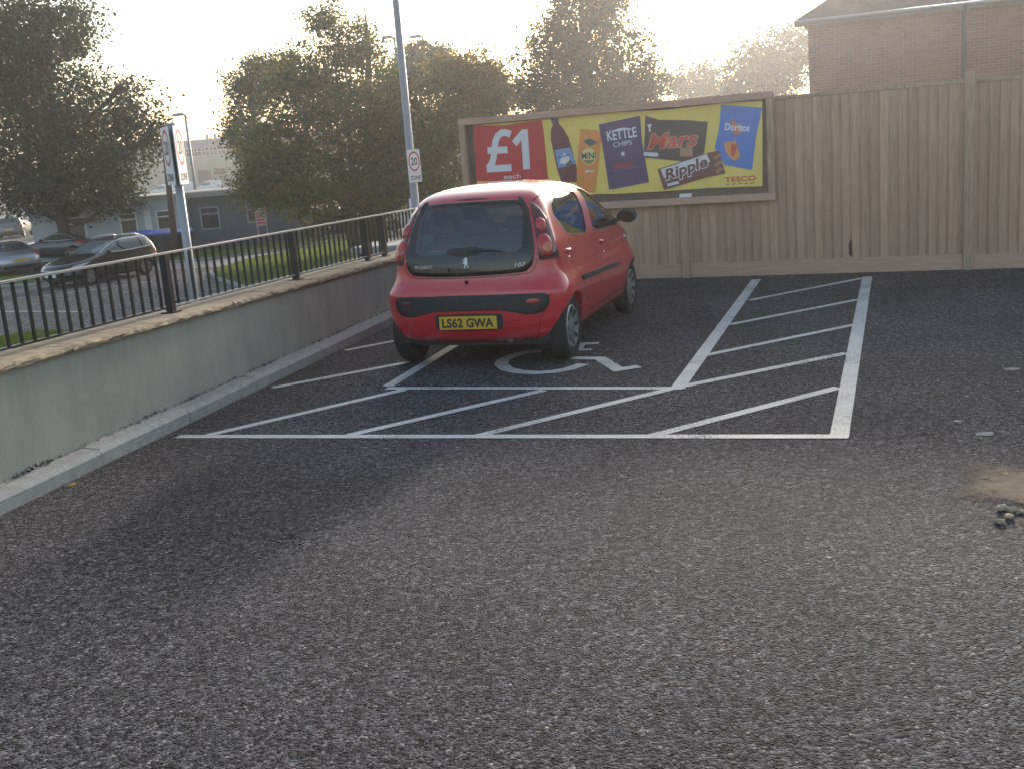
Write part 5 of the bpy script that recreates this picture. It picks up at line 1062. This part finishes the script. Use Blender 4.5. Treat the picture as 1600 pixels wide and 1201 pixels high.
def street_car(kind, label, paint, loc, head, chrome=False, lights='both', pane=None, group='cars beyond the wall', plate=M_PLATEY):
    tab, wb, wr, side, pil = shape(kind); S_ = Surf(tab, m=2.5, mf=2.3); pane = pane or M_BGLASS
    name = {'estate': 'estate_car', 'coupe': 'coupe_car', 'van': 'small_van'}.get(kind, 'hatchback_car')
    t = thing(name, label, 'van' if kind == 'van' else 'car', loc, head, group); q = S_.Q; zt_ = tab[-1][0]
    v, f = loft(S_, tab[0][0], zt_, 36, (8, 12, 10), pw=1.2)
    me = carve(raw(v, f, 'body'), [cyl_cut(a, b_, y, wr, wr + .05, 28) for y in (0, wb) for a, b_ in ((.55, 1.4), (-1.4, -.55))]); me.materials.clear(); me.materials.append(paint); smooth_by_angle(me, 36); bd = obj('body', me, t)
    B().box(-.6, .6, -.3, wb + .3, .17, .5).build('underside', M_TRIM, t)
    sp_ = [(S_.ts(y, z), z) for y, z in side]; yc_ = sum(y for y, z in side) / len(side)
    for sg in (1, -1):
        pts = rounded([(sg * a, b_) for a, b_ in sp_], .12); w_ = mk('side_window', *patch(q, pts, 56, 5, .005, sx=1.6), pane, t, True)
        if chrome: mk('chrome_strip', *seam(q, pts, .036, .009, 2, True), M_BADGE, w_)
        for py in pil:
            zs_ = [z for _, z in side]; mk('window_pillar', *seam(q, [(sg * S_.ts(py - .05, min(zs_) + .02), min(zs_) + .02), (sg * S_.ts(py + .02, max(zs_) - .03), max(zs_) - .03)], .06, .008), M_GLOSSK, w_)
        lz = .74 if kind != 'van' else .95
        mk('tail_lamp', *patch(q, rounded([(sg * .55, lz + .18), (sg * .98, lz + .16), (sg * 1.06, lz + .05), (sg * .95, lz), (sg * .60, lz + .02)], .2), 24, 3, .006, dome=.01, sx=.6), M_LAMPR, t, True)
        fz = .64 if kind != 'van' else .78
        ffq = lambda a, b_, o: S_.Q((3 - abs(a)) * (1 if a >= 0 else -1), b_, o)
        mk('headlamp', *patch(ffq, rounded([(sg * .50, fz), (sg * .82, fz + .06), (sg * 1.0, fz + .17), (sg * .86, fz + .16), (sg * .55, fz + .09)], .15), 24, 4, .006, dome=.01, sx=.6), M_LAMPC, t, True)
        bm = bmesh.new(); bmesh.ops.create_uvsphere(bm, u_segments=12, v_segments=8, radius=1)
        my = max(y for y, z in side) - .22; mz = min(z for y, z in side) + .05
        for k in bm.verts: k.co = Vector((sg * (tab[5][1] + .10 + k.co.x * .11), my + k.co.y * .08, mz + k.co.z * .075))
        bmesh.ops.recalc_face_normals(bm, faces=bm.faces[:]); me = bpy.data.meshes.new('door_mirror'); bm.to_mesh(me); bm.free(); me.materials.append(M_TRIM); smooth_by_angle(me, 60); obj('door_mirror', me, t)
    zs_ = [z for _, z in side]; zl, zh = min(zs_) + .04, max(zs_) - .01
    mk('rear_window', *patch(q, rounded(mir([(0, zl), (.55, zl + .02), (.62, zl + .1), (.60, zh - .03), (.5, zh), (0, zh)]), .2), 40, 4, .005, c=(0, (zl + zh) / 2), sx=.6), pane, t, True)
    ffq = lambda a, b_, o: S_.Q((3 - abs(a)) * (1 if a >= 0 else -1) if a else 3, b_, o)
    mk('windscreen', *patch(ffq, rounded(mir([(0, zl), (.70, zl + .02), (.82, zl + .1), (.80, zh - .03), (.7, zh), (0, zh)]), .15), 40, 4, .005, c=(0, (zl + zh) / 2), sx=.6), pane, t, True)
    mk('grille', *patch(ffq, rounded(mir([(0, .60), (.40, .61), (.42, .56), (.36, .50), (0, .49)]), .2), 30, 3, .006, c=(0, .55), sx=.6), M_TRIM, t, True)
    mk('lower_grille', *patch(ffq, rounded(mir([(0, .40), (.55, .40), (.58, .34), (.5, .27), (0, .26)]), .2), 30, 3, .006, c=(0, .33), sx=.6), M_TRIM, t, True)
    if chrome: mk('chrome_bar', *seam(ffq, [(-.42, .615), (0, .60), (.42, .615)], .03, .010), M_BADGE, t)
    mk('rear_bumper_panel', *patch(q, rounded(mir([(0, .42), (.60, .42), (.64, .36), (.6, .28), (0, .27)]), .2), 30, 3, .006, c=(0, .34), sx=.6), M_TRIM, t, True)
    yr_ = S_.P(0.0, .62)[1]; B().box(-.26, .26, yr_ - .012, yr_ - .004, .56, .67).build('rear_plate', plate, t)
    yf_ = S_.P(3, .45)[1]; B().box(-.26, .26, yf_ + .004, yf_ + .012, .40, .51).build('front_plate', M_PLATEW, t)
    if wr not in WSET: WSET[wr] = wheel_set(wr, .2, wr * .7, 7)
    ww = tab[2][1] - .10; add_wheels(t, [(ww, 0, wr), (-ww, 0, wr), (ww, wb, wr), (-ww, wb, wr)], WSET[wr], M_ALLOY); return t
def cpaint(n, c, metal=.3): return mat(n, c, .3, metal, coat=1.0)
P_BLACK = cpaint('black_paint', (.010, .010, .014)); P_SILVER = cpaint('silver_paint', (.38, .39, .41), .6); P_NAVY = cpaint('navy_paint', (.02, .026, .045)); P_WHITE = cpaint('white_car_paint', (.70, .71, .72), 0); P_BLUE = cpaint('blue_paint', (.02, .03, .10)); P_GREY = cpaint('grey_paint', (.10, .105, .115))
def heading(dx, dy): return math.atan2(-dx, dy)
a, b_ = Vector(MS['astraR']), Vector(MS['astraF']); dirv = Vector((-.43, -.903, 0)).normalized()
es = street_car('estate', 'black estate car with chrome window line driving past behind the railing', P_BLACK, (-13.85, 40.82, ZO), heading(dirv.x, dirv.y), True, pane=M_BGLASS2)
for sg in (-1, 1):
    B().tube([(sg * .52, -.30, 1.455), (sg * .55, .0, 1.52), (sg * .55, .75, 1.525), (sg * .52, 1.0, 1.46)], .02, 6).build('roof_rail', M_CHROME, es, True)
cs = MS['cars']
street_car('coupe', 'silver coupe seen from behind at the street edge', P_SILVER, (-19.9, 45.2, ZO), heading(-.62, .78))
street_car('coupe', 'dark navy coupe parked side on beneath the big tree', P_NAVY, (-19.2, 51.2, ZO), heading(-.97, .22), chrome=True)
street_car('hatch', 'grey hatchback seen from behind in the far car park', P_GREY, (-33.3, 76, ZO), heading(-.18, .98))
street_car('hatch', 'dark blue hatchback seen from behind next to the tree trunk', P_BLUE, (-28.6, 74.5, ZO), heading(-.25, .97))
street_car('hatch', 'silver hatchback parked deeper in the far car park', P_SILVER, (-35.2, 88, ZO), heading(-.3, .95))
street_car('hatch', 'white hatchback at the back of the far car park', P_WHITE, (-41, 98, ZO), heading(-.8, .6))
street_car('hatch', 'white hatchback half hidden behind the olive tree', P_WHITE, (-5.2, 52.5, ZO), heading(.9, .3))
street_car('hatch', 'dark grey hatchback half hidden below the olive tree', P_NAVY, (-8.6, 51.5, ZO), heading(.95, .25))
for i, (x, w_) in enumerate(zip((-47.6, -44.9, -41.0), ('shortest way from the loading door', 'in front of the loading door', 'in front of the grey wall panel'))):
    street_car('van', ['white van parked by the cream building behind the signpost', 'white van parked in front of the loading door', 'white van parked in front of the grey wall panel'][i], P_WHITE, (x, 164, ZO + .02), heading(-.9, -.45), group='white vans by the cream building')

# ------------------------------------------------------------------ haze volume added to veil everything with glare towards the low sun
hz = B().box(-760, 560, -260, 1260, ZO - 1.3, 13.5).build('haze', mat('glare_haze', (1, 1, 1)))
hm = MATS['glare_haze']; n, l = nodes_of(hm)
for x in list(n):
    if x.type != 'OUTPUT_MATERIAL': n.remove(x)
pv = n.new('ShaderNodeVolumePrincipled'); pv.inputs['Color'].default_value = (.97, .96, .98, 1); pv.inputs['Density'].default_value = .0014; pv.inputs['Anisotropy'].default_value = .78
l.new(pv.outputs[0], [x for x in n if x.type == 'OUTPUT_MATERIAL'][0].inputs['Volume'])
setp(hz, 'thin added haze giving a bright veil of glare towards the low sun', 'haze', kind='stuff')
